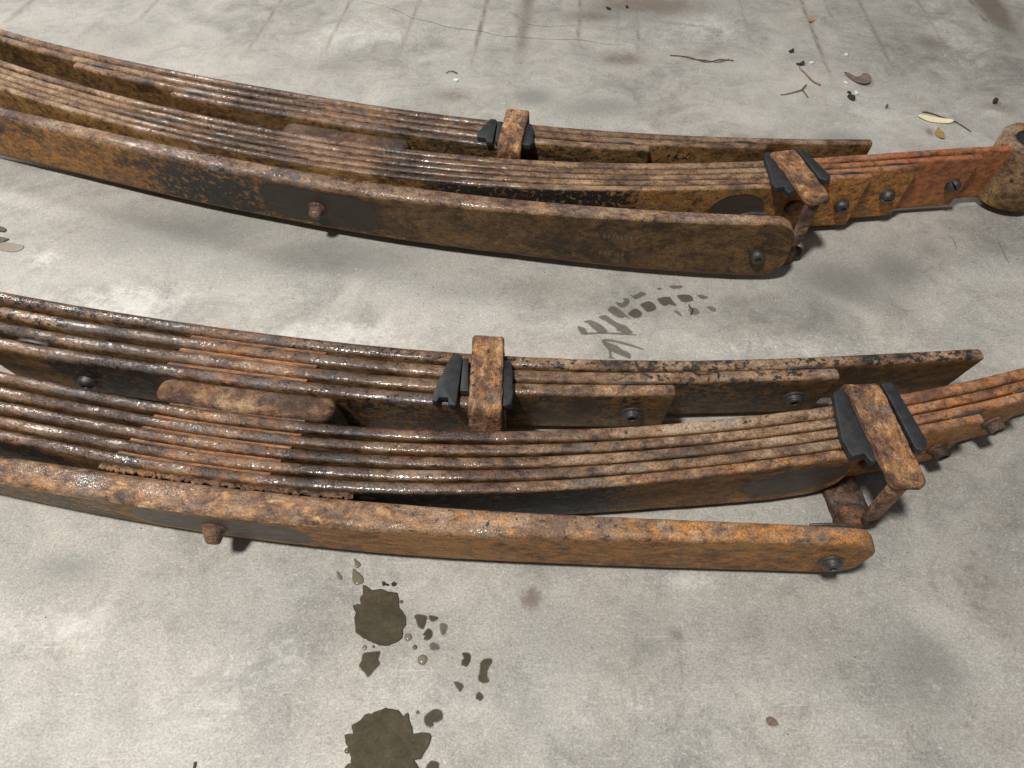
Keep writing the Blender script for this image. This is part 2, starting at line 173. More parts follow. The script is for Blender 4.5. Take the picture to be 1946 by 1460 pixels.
def lean_at(sp, leaf, x):
    """how far the bars tip towards the viewer, radians"""
    if sp == 'near':
        d = np.interp(x, [-.4, -.2, .2], [16, 13, 8]) if leaf == 'O' else np.interp(x, [0, .1, .18, .26, .34], [14, 12, 8, 8, 9]) if leaf[0] == 'M' else 14
    else:
        d = np.interp(x, [-.5, -.22, .0, .2], [5, 12, 9, 0]) if leaf == 'O' else 7
    return math.radians(float(d))
XC = {'near': -0.189, 'far': -0.207}          # centre bolts
THICK = {'far': {'H': .0095, 'M1': .0092, 'M': .0077}, 'near': {'H': .0100, 'M1': .0092, 'M': .0078}}


# ------------------------------------------------------------------ object helpers
def tag(o, label=None, cat=None, group=None, kind=None):
    if label: o['label'] = label
    if cat: o['category'] = cat
    if group: o['group'] = group
    if kind: o['kind'] = kind
    return o


def empty(name, loc=(0, 0, 0)):
    o = bpy.data.objects.new(name, None)
    COL.objects.link(o)
    o.location = loc
    o.empty_display_size = 0.02
    return o


def link_mesh(name, verts, faces, mat, parent=None, smooth=True, attrs=None, origin=None):
    me = bpy.data.meshes.new(name)
    V = np.asarray(verts, float)
    if origin is None:
        origin = (0, 0, 0)
    me.from_pydata((V - np.array(origin)).tolist(), [], faces)
    n = len(me.vertices)
    attrs = dict(attrs or {})
    if 'lp' not in attrs:
        attrs['lp'] = V + np.array([random.uniform(0, 9), random.uniform(0, 9), random.uniform(0, 9)])
    for k, v in attrs.items():
        if k == 'lp':
            a = me.attributes.new('lp', 'FLOAT_VECTOR', 'POINT')
            a.data.foreach_set('vector', np.asarray(v, np.float32).ravel())
        else:
            a = me.attributes.new(k, 'FLOAT', 'POINT')
            vv = np.full(n, v, np.float32) if np.isscalar(v) else np.asarray(v, np.float32)
            a.data.foreach_set('value', vv)
    if smooth:
        me.polygons.foreach_set('use_smooth', [True] * len(me.polygons))
    me.materials.append(mat)
    me.update()
    o = bpy.data.objects.new(name, me)
    COL.objects.link(o)
    o.location = origin
    if parent is not None:
        o.parent = parent
        # keep the world position (parents are never rotated)
        p = Vector((0, 0, 0)); q = parent
        while q is not None:
            p += q.location; q = q.parent
        o.location = Vector(origin) - p
    return o


def sharp_normals(o, angle=40):
    try:
        o.data.set_sharp_from_angle(angle=math.radians(angle))
    except Exception:
        pass
    return o


def from_bm(name, bm, mat, parent=None, attrs=None, smooth=True, angle=40):
    bmesh.ops.recalc_face_normals(bm, faces=bm.faces)
    bm.verts.ensure_lookup_table()
    vs = [v.co.copy() for v in bm.verts]
    idx = {v: i for i, v in enumerate(bm.verts)}
    fs = [[idx[v] for v in f.verts] for f in bm.faces]
    bm.free()
    o = link_mesh(name, [tuple(v) for v in vs], fs, mat, parent, smooth, attrs)
    return sharp_normals(o, angle)


def jitter(V, amp, freq, seed=0.0):
    out = []
    for v in V:
        p = Vector(v) * freq + Vector((seed, seed * 1.7, seed * .3))
        n = mnoise.noise_vector(p)
        out.append((v[0] + n.x * amp, v[1] + n.y * amp, v[2] + n.z * amp))
    return out


class Frame:
    """a local frame: T along the pack, N across it (away from the viewer), Z up"""
    def __init__(s, o, t):
        s.o = Vector(o); s.T = Vector((t[0], t[1], 0)).normalized()
        s.N = Vector((-s.T.y, s.T.x, 0)); s.Z = Vector((0, 0, 1))

    def p(s, t, n, z):
        return s.o + s.T * t + s.N * n + s.Z * z


def lathe(profile, origin, axis, up=(0, 0, 1), seg=28, squash=1.0):
    """profile: list of (r, h) along axis"""
    a = Vector(axis).normalized()
    u = Vector(up)
    u = (u - a * u.dot(a)).normalized()
    w = a.cross(u)
    V, F = [], []
    o = Vector(origin)
    for r, h in profile:
        for k in range(seg):
            th = 2 * PI * k / seg
            V.append(tuple(o + a * h + u * (r * math.cos(th)) + w * (r * math.sin(th) * squash)))
    for i in range(len(profile) - 1):
        for k in range(seg):
            k2 = (k + 1) % seg
            F.append((i * seg + k, i * seg + k2, (i + 1) * seg + k2, (i + 1) * seg + k))
    F.append(tuple(range(seg - 1, -1, -1)))
    n = len(profile) - 1
    F.append(tuple(n * seg + k for k in range(seg)))
    return V, F


def prism(poly, thick, frame_fn, bev=0.0006, seg=2):
    """polygon (a,b) extruded by thick; frame_fn(a,b,c) -> world"""
    bm = bmesh.new()
    lo = [bm.verts.new(frame_fn(a, b, 0)) for a, b in poly]
    hi = [bm.verts.new(frame_fn(a, b, thick)) for a, b in poly]
    n = len(poly)
    bm.faces.new(list(reversed(lo)))
    bm.faces.new(hi)
    for i in range(n):
        j = (i + 1) % n
        bm.faces.new((lo[i], lo[j], hi[j], hi[i]))
    bmesh.ops.recalc_face_normals(bm, faces=bm.faces)
    if bev > 0:
        bmesh.ops.bevel(bm, geom=list(bm.edges), offset=bev, segments=seg, profile=.5, affect='EDGES', clamp_overlap=True)
    return bm


# ------------------------------------------------------------------ materials
def new_mat(name):
    m = bpy.data.materials.new(name)
    m.use_nodes = True
    nt = m.node_tree
    nt.nodes.clear()
    out = nt.nodes.new('ShaderNodeOutputMaterial')
    b = nt.nodes.new('ShaderNodeBsdfPrincipled')
    nt.links.new(b.outputs[0], out.inputs['Surface'])
    return m, nt, b


class NT:
    """tiny wrapper so node graphs stay readable"""
    def __init__(s, nt): s.nt = nt

    def _in(s, sock, v):
        if v is None: return
        if hasattr(v, 'is_linked') or isinstance(v, bpy.types.NodeSocket):
            s.nt.links.new(v, sock)
        else:
            sock.default_value = v

    def attr(s, name, vec=False):
        n = s.nt.nodes.new('ShaderNodeAttribute'); n.attribute_name = name
        return n.outputs['Vector'] if vec else n.outputs['Fac']

    def math(s, op, a, b=0.0, c=None, clamp=False):
        n = s.nt.nodes.new('ShaderNodeMath'); n.operation = op; n.use_clamp = clamp
        s._in(n.inputs[0], a); s._in(n.inputs[1], b)
        if c is not None: s._in(n.inputs[2], c)
        return n.outputs[0]

    def vmul(s, v, k):
        n = s.nt.nodes.new('ShaderNodeVectorMath'); n.operation = 'MULTIPLY'
        s._in(n.inputs[0], v); n.inputs[1].default_value = k
        return n.outputs[0]

    def vadd(s, v, k):
        n = s.nt.nodes.new('ShaderNodeVectorMath'); n.operation = 'ADD'
        s._in(n.inputs[0], v); s._in(n.inputs[1], k)
        return n.outputs[0]

    def noise(s, v, scale, detail=4, rough=.6, dist=0.0, color=False, lac=2.0):
        n = s.nt.nodes.new('ShaderNodeTexNoise')
        s._in(n.inputs['Vector'], v)
        n.inputs['Scale'].default_value = scale; n.inputs['Detail'].default_value = detail
        n.inputs['Roughness'].default_value = rough; n.inputs['Distortion'].default_value = dist
        n.inputs['Lacunarity'].default_value = lac
        return n.outputs['Color'] if color else n.outputs['Fac']

    def voronoi(s, v, scale, feature='F1', out='Distance'):
        n = s.nt.nodes.new('ShaderNodeTexVoronoi'); n.feature = feature
        s._in(n.inputs['Vector'], v); n.inputs['Scale'].default_value = scale
        return n.outputs[out]

    def step(s, v, lo, hi):
        n = s.nt.nodes.new('ShaderNodeMapRange'); n.interpolation_type = 'SMOOTHSTEP'
        s._in(n.inputs['Value'], v)
        s._in(n.inputs['From Min'], lo); s._in(n.inputs['From Max'], hi)
        return n.outputs['Result']

    def lin(s, v, a, b, c, d):
        n = s.nt.nodes.new('ShaderNodeMapRange')
        s._in(n.inputs['Value'], v)
        n.inputs['From Min'].default_value = a; n.inputs['From Max'].default_value = b
        n.inputs['To Min'].default_value = c; n.inputs['To Max'].default_value = d
        return n.outputs['Result']

    def ramp(s, v, stops):
        n = s.nt.nodes.new('ShaderNodeValToRGB'); s._in(n.inputs[0], v)
        e = n.color_ramp.elements
        while len(e) > 1: e.remove(e[0])
        e[0].position = stops[0][0]; e[0].color = (*stops[0][1], 1)
        for p, c in stops[1:]:
            x = e.new(p); x.color = (*c, 1)
        return n.outputs['Color']

    def mix(s, f, a, b, mode='MIX'):
        n = s.nt.nodes.new('ShaderNodeMix'); n.data_type = 'RGBA'; n.blend_type = mode
        s._in(n.inputs[0], f)
        s._in(n.inputs[6], (*a, 1) if isinstance(a, tuple) and len(a) == 3 else a)
        s._in(n.inputs[7], (*b, 1) if isinstance(b, tuple) and len(b) == 3 else b)
        return n.outputs[2]

    def bump(s, h, dist, strength=1.0, normal=None):
        n = s.nt.nodes.new('ShaderNodeBump')
        n.inputs['Distance'].default_value = dist; n.inputs['Strength'].default_value = strength
        s._in(n.inputs['Height'], h)
        if normal is not None: s._in(n.inputs['Normal'], normal)
        return n.outputs[0]

    def gray(s, v):
        n = s.nt.nodes.new('ShaderNodeCombineColor')
        for i in range(3): s._in(n.inputs[i], v)
        return n.outputs[0]


def rust_material(name, top, face, bright=1.0, bump=1.0, flake=0.0):
    m, nt, b = new_mat(name)
    g = NT(nt)
    lp = g.attr('lp', True)
    lps = g.vmul(lp, (0.72, 1, 1))
    nA = g.noise(lps, 46, 6, .66, .5)
    nB = g.noise(lps, 210, 5, .68, .3)
    nC = g.noise(lp, 820, 3, .6)
    nD = g.noise(g.vadd(lps, (3.1, 5.2, 1.3)), 120, 6, .7, .4)
    nE = g.noise(g.vadd(lp, (7.1, 2.2, 4.3)), 24, 4, .6)
    v = g.math('ADD', g.math('MULTIPLY', nA, .72), g.math('MULTIPLY', nB, .45))
    v = g.math('ADD', g.math('MULTIPLY', g.math('SUBTRACT', v, .585), 2.25), g.lin(g.noise(g.vadd(lps, (4.4, 3.3, 2.2)), 13, 3, .5), .3, .7, .36, .64))
    ct = g.ramp(v, top)
    cf = g.ramp(v, face)
    fa = g.attr('face')
    c = g.mix(fa, ct, cf)
    # orange bloom
    orr = g.attr('orange')
    fo = g.step(g.math('ADD', nD, g.math('MULTIPLY', orr, .30)), .58, .82)
    c = g.mix(g.math('MULTIPLY', fo, .82), c, g.mix(g.step(nB, .35, .65), (.29, .108, .020), (.60, .255, .055)))
    # blue-grey scale left by oil
    fg = g.step(nE, .53, .66)
    wet0 = g.attr('wet')
    c = g.mix(g.math('MULTIPLY', fg, g.math('ADD', g.lin(fa, 0, 1, .40, .10), g.math('MULTIPLY', wet0, .35))), c, g.mix(nB, (.055, .055, .062), (.21, .20, .19)))
    nF = g.noise(g.vadd(lps, (1.7, 9.2, 6.3)), 31, 5, .62, .4)
    c = g.mix(g.math('MULTIPLY', g.step(nF, .47, .36), g.lin(fa, 0, 1, .70, .35)), c, g.mix(nB, (.032, .018, .016), (.115, .058, .042)))
    c = g.mix(g.math('MULTIPLY', g.step(nF, .56, .68), .45), c, g.mix(nB, (.20, .105, .045), (.40, .24, .12)))
    # pits and fine grain
    grain = g.lin(nC, .30, .70, .45, 1.50)
    c = g.mix(1.0, c, g.gray(grain), 'MULTIPLY')
    du = g.attr('dull')
    c = g.mix(du, c, g.mix(1.0, c, (.30, .28, .28), 'MULTIPLY'))
    pit = g.step(nB, .43, .33)
    c = g.mix(g.math('MULTIPLY', pit, .7), c, (.035, .022, .017))
    # pale dried crust
    pa = g.attr('pale')
    fp = g.step(g.math('ADD', g.math('MULTIPLY', nD, .9), g.math('MULTIPLY', pa, .55)), .74, .96)
    c = g.mix(g.math('MULTIPLY', fp, .9), c, g.mix(g.math('MULTIPLY', fp, g.lin(nC, .3, .7, .6, 1.1)), (.36, .17, .06), (.74, .56, .35)))
    re_ = g.attr('red')
    c = g.mix(g.math('MULTIPLY', re_, g.step(nA, .30, .56)), c, g.mix(g.step(nB, .35, .65), (.26, .075, .030), (.46, .165, .072)))
    # bare worn steel
    ba = g.attr('bare')
    fb = g.step(g.math('ADD', ba, g.math('MULTIPLY', g.math('SUBTRACT', nB, .5), .12)), .47, .54)
    streak = g.noise(g.vmul(lp, (0.06, 1, 1)), 420, 4, .6)
    cb = g.mix(streak, (.040, .028, .022), (.095, .072, .058))
    cb = g.mix(du, cb, g.mix(1.0, cb, (.45, .42, .40), 'MULTIPLY'))
    c = g.mix(g.math('MULTIPLY', fb, .95), c, cb)
    # black paint left on
    pt = g.attr('paint')
    nP = g.noise(g.vadd(lp, (5.5, 1.1, 8.8)), 200, 4, .60, .3)
    npt = g.math('ADD', g.math('MULTIPLY', nP, .62), g.math('MULTIPLY', nD, .38))
    fpt = g.math('MULTIPLY', g.step(npt, g.lin(pt, 0, 1, .36, .64), g.lin(pt, 0, 1, .335, .615)), g.step(pt, .02, .10))
    c = g.mix(g.math('MULTIPLY', fpt, .96), c, g.mix(nC, (.012, .013, .014), (.026, .028, .030)))
    # oily
    we = g.attr('wet')
    fw = g.step(g.math('ADD', we, g.math('MULTIPLY', g.math('SUBTRACT', nE, .5), .9)), .25, .75)
    c = g.mix(g.math('MULTIPLY', fw, .62), c, g.mix(1.0, c, (.50, .42, .40), 'MULTIPLY'))
    if bright != 1.0:
        c = g.mix(1.0, c, (bright, bright, bright), 'MULTIPLY')
    nt.links.new(c, b.inputs['Base Color'])
    r = g.lin(nB, .3, .7, .52, .78)
    r = g.math('SUBTRACT', r, g.math('MULTIPLY', fw, .34))
    r = g.math('SUBTRACT', r, g.math('MULTIPLY', fpt, .12))
    r = g.math('SUBTRACT', r, g.math('MULTIPLY', fb, .12), clamp=True)
    nt.links.new(r, b.inputs['Roughness'])
    b.inputs['Specular IOR Level'].default_value = .5
    keep = g.math('SUBTRACT', 1.0, g.math('MULTIPLY', fb, .8))
    h = g.math('ADD', g.math('MULTIPLY', nB, .9), g.math('MULTIPLY', nC, .40))
    h = g.math('MULTIPLY', h, keep)
    h = g.math('ADD', h, g.math('MULTIPLY', fp, .25))
    h = g.math('ADD', h, g.math('MULTIPLY', fpt, .10))
    if flake:
        h = g.math('ADD', h, g.math('MULTIPLY', g.noise(lp, 130, 5, .7, .8), flake))
    nrm = g.bump(h, .0013 * bump, 1.0)
    nt.links.new(nrm, b.inputs['Normal'])
    # the film of oil and water glints on its own
    nt.links.new(g.math('MULTIPLY', g.math('MULTIPLY', fw, .54), g.step(nA, .40, .62)), b.inputs['Coat Weight'])
    b.inputs['Coat Roughness'].default_value = .12
    b.inputs['Coat IOR'].default_value = 1.85
    hw = g.noise(g.vmul(lp, (.7, 1, 1)), 480, 2, .5, .2)
    nt.links.new(g.bump(hw, .00065, 1.0), b.inputs['Coat Normal'])
    return m


TOP = [(.16, (.045, .030, .024)), (.32, (.120, .071, .046)), (.48, (.218, .130, .078)), (.64, (.310, .198, .120)), (.86, (.42, .31, .225))]
FACE = [(.18, (.055, .031, .013)), (.34, (.125, .070, .025)), (.50, (.245, .138, .043)), (.66, (.36, .205, .070)), (.86, (.42, .28, .125))]
RED = [(.30, (.070, .030, .018)), (.42, (.165, .066, .035)), (.54, (.27, .105, .052)), (.68, (.36, .155, .080)), (.80, (.42, .24, .14))]
CLIP = [(.16, (.040, .026, .024)), (.34, (.12, .064, .042)), (.48, (.22, .112, .060)), (.62, (.32, .175, .088)), (.84, (.52, .36, .22))]
SHIM = [(.16, (.05, .024, .014)), (.38, (.15, .060, .026)), (.56, (.26, .105, .042)), (.80, (.36, .18, .085))]

M_LEAF = rust_material('rusty_spring_steel', TOP, FACE)
M_RED = rust_material('red_rust_steel', RED, RED, bump=.8)
M_CLIP = rust_material('flaking_rust', CLIP, CLIP, bump=1.5, flake=1.1)
M_SHIM = rust_material('orange_rust_plate', SHIM, SHIM, bump=.5)
M_DARK = rust_material('dark_brown_rust', [(.3, (.03, .016, .010)), (.5, (.085, .042, .024)), (.75, (.17, .085, .048))],
                       [(.3, (.03, .016, .010)), (.5, (.085, .042, .024)), (.75, (.17, .085, .048))], bump=.9)


def simple(name, col, col2, rough, scale, bump=.0002, spec=.5, metal=0.0):
    m, nt, b = new_mat(name); g = NT(nt)
    lp = g.attr('lp', True)
    n = g.noise(lp, scale, 4, .6); n2 = g.noise(lp, scale * 6, 3, .6)
    nt.links.new(g.mix(g.step(g.math('ADD', g.math('MULTIPLY', n, .7), g.math('MULTIPLY', n2, .3)), .3, .7), col, col2), b.inputs['Base Color'])
    nt.links.new(g.lin(n2, .3, .7, rough - .08, rough + .08), b.inputs['Roughness'])
    b.inputs['Specular IOR Level'].default_value = spec
    b.inputs['Metallic'].default_value = metal
    nt.links.new(g.bump(n2, bump, 1.0), b.inputs['Normal'])
    return m


M_RUBBER = simple('black_rubber', (.012, .0135, .016), (.034, .036, .040), .55, 160)
M_STEEL = simple('dark_steel', (.045, .045, .047), (.12, .115, .11), .42, 260, .0003, metal=.6)
M_PLASTIC = simple('grey_plastic', (.030, .030, .032), (.078, .077, .076), .42, 200, .0001)
M_BUSH = simple('bushing_rubber', (.010, .010, .011), (.022, .022, .023), .6, 200)
M_BLACK = simple('black_crumb', (.012, .012, .011), (.05, .046, .04), .7, 500)
M_TWIG = simple('dry_twig', (.07, .045, .028), (.16, .11, .07), .75, 500)
M_STRAW = simple('dry_grass', (.16, .13, .10), (.30, .25, .19), .8, 400)
M_STEMG = simple('green_brown_twig', (.07, .065, .025), (.15, .13, .05), .7, 500)
M_STEMR = simple('red_brown_stem', (.20, .10, .06), (.36, .24, .16), .6, 400)
M_YELLOW = simple('yellow_dry_leaf', (.86, .74, .47), (.95, .88, .66), .6, 250)
M_BROWNLEAF = simple('brown_dry_leaf', (.13, .095, .075), (.24, .185, .15), .75, 160)
M_TAN = simple('tan_leaf_bit', (.30, .19, .06), (.45, .30, .12), .7, 300)
M_WHITE = simple('white_crumb', (.75, .73, .68), (.9, .88, .84), .7, 300)
M_SCRATCH = simple('scratched_steel', (.10, .078, .058), (.20, .165, .13), .5, 600)
M_CRACK = simple('crack_dirt', (.15, .135, .115), (.22, .20, .17), .9, 300)
M_LUMP = simple('brown_lump', (.12, .085, .06), (.2, .15, .11), .7, 500)


def wet_material():
    m, nt, b = new_mat('wet_concrete'); g = NT(nt)
    tc = nt.nodes.new('ShaderNodeTexCoord').outputs['Object']
    n = g.noise(g.attr('lp', True), 90, 5, .65); n2 = g.noise(g.attr('lp', True), 700, 3, .6)
    v = g.math('ADD', g.math('MULTIPLY', n, .6), g.math('MULTIPLY', n2, .4))
    c = g.ramp(v, [(.3, (.046, .038, .024)), (.5, (.078, .066, .044)), (.7, (.118, .102, .070))])
    pl = g.attr('pale')
    c = g.mix(pl, c, (.26, .235, .18))
    nt.links.new(c, b.inputs['Base Color'])
    b.inputs['Roughness'].default_value = .15
    b.inputs['IOR'].default_value = 1.33
    nt.links.new(g.math('SUBTRACT', 1.0, g.attr('fade'), clamp=True), b.inputs['Alpha'])
    b.inputs['Specular IOR Level'].default_value = .5
    return m


M_WET = wet_material()


def concrete():
    m, nt, b = new_mat('concrete'); g = NT(nt)
    p = g.attr('lp', True)
    ps = g.vmul(p, (.82, 1, 1))
    big = g.noise(p, 4.0, 5, .6, .6)
    mid = g.noise(g.vadd(p, (3.7, 1.2, 0)), 17, 7, .72, .8)
    sm = g.noise(ps, 85, 6, .74, .5)
    fine = g.noise(ps, 760, 4, .75, .3)
    wh = g.noise(g.vadd(ps, (9.3, 4.1, 0)), 380, 5, .75, .6)
    dkn = g.noise(g.vadd(ps, (2.3, 7.7, 0)), 260, 5, .75, .6)

    def ex(v, k): return g.math('MULTIPLY', g.math('SUBTRACT', v, .5), k)
    v = g.math('ADD', g.math('ADD', ex(big, .75), ex(mid, .78)), g.math('ADD', ex(sm, .40), .50))
    c = g.ramp(v, [(.18, (.190, .185, .172)), (.34, (.295, .287, .264)), (.50, (.410, .398, .366)), (.64, (.490, .476, .440)), (.84, (.575, .56, .522))])
    hue = g.noise(g.vadd(p, (1.1, 8.2, 0)), 11, 6, .65, .7)
    c = g.mix(g.math('MULTIPLY', g.step(hue, .49, .64), .45), c, g.mix(1.0, c, (1.035, .985, .94), 'MULTIPLY'))
    c = g.mix(g.math('MULTIPLY', g.step(hue, .49, .35), .5), c, g.mix(1.0, c, (.955, .985, 1.0), 'MULTIPLY'))
    c = g.mix(1.0, c, g.gray(g.lin(fine, .33, .67, .70, 1.26)), 'MULTIPLY')
    c = g.mix(g.math('MULTIPLY', g.step(wh, .53, .66), .42), c, (.68, .67, .63))
    c = g.mix(g.math('MULTIPLY', g.step(dkn, .44, .32), .40), c, (.17, .165, .145))
    # salt-and-pepper grain, scuffs and hairline scratches
    salt = g.noise(p, 880, 2, .6)
    c = g.mix(g.math('MULTIPLY', g.step(salt, .62, .70), .42), c, (.66, .65, .62))
    c = g.mix(g.math('MULTIPLY', g.step(salt, .38, .30), .34), c, (.20, .195, .18))
    patch = g.step(g.noise(g.vadd(p, (5.3, .4, 0)), 7, 3, .5), .46, .60)
    for ang, sc, col in ((.5, 520, (.66, .65, .61)), (-.75, 470, (.64, .63, .60)), (.12, 600, (.24, .235, .22))):
        n = nt.nodes.new('ShaderNodeMapping'); n.inputs['Rotation'].default_value = (0, 0, ang); n.inputs['Scale'].default_value = (.045, 1, 1)
        nt.links.new(p, n.inputs['Vector'])
        sn = g.noise(n.outputs[0], sc, 2, .5, .15)
        c = g.mix(g.math('MULTIPLY', g.math('MULTIPLY', g.step(sn, .66, .74), patch), .38), c, col)
    # stains and other marks that have a shape of their own
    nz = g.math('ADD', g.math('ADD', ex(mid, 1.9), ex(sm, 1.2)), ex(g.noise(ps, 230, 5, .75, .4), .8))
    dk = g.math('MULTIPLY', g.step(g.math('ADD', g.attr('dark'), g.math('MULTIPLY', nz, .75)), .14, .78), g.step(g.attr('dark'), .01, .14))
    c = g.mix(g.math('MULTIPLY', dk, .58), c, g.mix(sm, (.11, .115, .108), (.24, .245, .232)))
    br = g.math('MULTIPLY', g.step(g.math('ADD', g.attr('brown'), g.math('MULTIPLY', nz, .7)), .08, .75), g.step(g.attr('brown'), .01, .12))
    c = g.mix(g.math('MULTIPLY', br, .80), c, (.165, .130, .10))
    lt = g.math('MULTIPLY', g.step(g.math('ADD', g.attr('light'), g.math('ADD', g.math('MULTIPLY', nz, .6), ex(wh, .9))), .15, .95), g.step(g.attr('light'), .01, .1))
    c = g.mix(g.math('MULTIPLY', lt, .75), c, (.72, .71, .675))  # some of these pale patches are floor glare painted into the colour
    nt.links.new(c, b.inputs['Base Color'])
    nt.links.new(g.lin(mid, .3, .7, .40, .62), b.inputs['Roughness'])
    b.inputs['Specular IOR Level'].default_value = .4
    h = g.math('ADD', g.math('MULTIPLY', fine, .5), g.math('MULTIPLY', sm, .9))
    nt.links.new(g.bump(h, .0009, .8), b.inputs['Normal'])
    return m


M_FLOOR = concrete()


# ------------------------------------------------------------------ the concrete floor
def box_fn(x, a, b, s):
    """1 between a and b with soft shoulders of width s"""
    x = np.asarray(x, float)
    return np.clip((x - (a - s)) / s, 0, 1) * np.clip(((b + s) - x) / s, 0, 1)


def build_floor():
    xs = np.concatenate([np.linspace(-6, -1.0, 12)[:-1], np.arange(-1.0, 1.0001, .0042), np.linspace(1.0, 6, 12)[1:]])
    ys = np.concatenate([np.linspace(-4, -.1, 10)[:-1], np.arange(-.1, 1.3001, .0045), np.linspace(1.3, 7, 14)[1:]])
    gx, gy = np.meshgrid(xs, ys)
    ny, nx = gx.shape
    V = np.stack([gx.ravel(), gy.ravel(), np.zeros(gx.size)], 1)
    idx = np.arange(ny * nx).reshape(ny, nx)
    F = np.stack([idx[:-1, :-1].ravel(), idx[:-1, 1:].ravel(), idx[1:, 1:].ravel(), idx[1:, :-1].ravel()], 1)
    x, y = V[:, 0], V[:, 1]
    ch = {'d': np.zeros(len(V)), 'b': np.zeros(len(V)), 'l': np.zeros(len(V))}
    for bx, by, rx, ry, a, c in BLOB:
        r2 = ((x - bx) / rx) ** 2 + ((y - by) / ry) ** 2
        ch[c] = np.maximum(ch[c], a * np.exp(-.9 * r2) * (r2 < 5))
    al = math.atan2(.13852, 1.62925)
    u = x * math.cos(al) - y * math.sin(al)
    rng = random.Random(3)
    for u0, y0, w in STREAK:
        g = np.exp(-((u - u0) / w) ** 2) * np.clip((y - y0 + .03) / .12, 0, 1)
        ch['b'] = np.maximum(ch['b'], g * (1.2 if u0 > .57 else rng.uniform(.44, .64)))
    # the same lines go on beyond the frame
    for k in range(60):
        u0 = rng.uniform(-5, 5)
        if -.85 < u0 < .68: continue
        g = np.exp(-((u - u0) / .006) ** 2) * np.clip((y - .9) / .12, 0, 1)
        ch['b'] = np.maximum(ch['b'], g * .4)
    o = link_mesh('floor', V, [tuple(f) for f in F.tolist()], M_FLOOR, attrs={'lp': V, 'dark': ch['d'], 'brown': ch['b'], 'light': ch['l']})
    tag(o, 'stained grey concrete floor under the springs', kind='structure')
    return o


FLOOR = build_floor()


def strip(name, pts, w, z, mat, parent=None, taper=True):
    V, F = [], []
    n = len(pts)
    for i, p in enumerate(pts):
        a = Vector((*pts[max(0, i - 1)], 0)); b = Vector((*pts[min(n - 1, i + 1)], 0))
        t = (b - a).normalized(); s = Vector((-t.y, t.x, 0))
        ww = w * (1 if not taper else (.35 + .65 * math.sin(PI * (i + .3) / (n - .4)))) * random.uniform(.6, 1.2)
        c = Vector((p[0], p[1], z)) + s * random.uniform(-.0006, .0006)
        V += [tuple(c + s * ww * .5), tuple(c - s * ww * .5)]
    for i in range(n - 1):
        F.append((2 * i, 2 * i + 1, 2 * i + 3, 2 * i + 2))
    return link_mesh(name, V, F, mat, parent)


def dense(pts, k=5):
    return [tuple(v) for v in spline(np.array(pts), k * len(pts))]


def spline(P, n):
    """Catmull-Rom through the points, n samples"""
    P = np.asarray(P, float)
    Q = np.vstack([2 * P[0] - P[1], P, 2 * P[-1] - P[-2]])
    m = len(P) - 1
    out = []
    for t in np.linspace(0, m - 1e-6, n):
        i = int(t); f = t - i
        p0, p1, p2, p3 = Q[i], Q[i + 1], Q[i + 2], Q[i + 3]
        out.append(.5 * ((2 * p1) + (p2 - p0) * f + (2 * p0 - 5 * p1 + 4 * p2 - p3) * f * f + (3 * p1 - p0 - 3 * p2 + p3) * f ** 3))
    return np.array(out)


for k in ('crack', 'crack2', 'crack3', 'crack4'):
    strip('crack', dense(BITS[k]), .0011 if k == 'crack' else .0008, .0003, M_CRACK, FLOOR)


# ------------------------------------------------------------------ leaf springs
def arc_section(t, w, r, nf=9):
    """rounded bar section, u across, v up; returns (u, v, face, side)"""
    S = []
    h = t / 2
    r = min(r, h * .98)
    k = 5
    # front face (u = -h) from bottom to top
    for i in range(nf + 1):
        S.append((-h, r + (w - 2 * r) * i / nf, 1.0, 1))
    for i in range(1, k + 1):
        a = (PI / 2) * i / (k + 0)
        S.append((-h + r - r * math.cos(a), w - r + r * math.sin(a), 1.0 - min(1, max(0, (a - .15) / .45)), 0))
    for i in range(0, k + 1):
        a = (PI / 2) * (1 - i / k)
        S.append((h - r + r * math.cos(a), w - r + r * math.sin(a), 1.0 - min(1, max(0, (a - .15) / .45)), 0))
    for i in range(1, 4):
        S.append((h, w - r - (w - 2 * r) * i / 3, 1.0, 2))
    for i in range(1, k + 1):
        a = (PI / 2) * i / k
        S.append((h - r + r * math.cos(a), r - r * math.sin(a), 1.0, 3))
    for i in range(0, k):
        a = (PI / 2) * (1 - i / k)
        S.append((-h + r - r * math.cos(a), r - r * math.sin(a), 1.0, 3))
    # drop doubled points
    out = [S[0]]
    for s in S[1:]:
        if abs(s[0] - out[-1][0]) + abs(s[1] - out[-1][1]) > 1e-6: out.append(s)
    return out


SEED = [0]


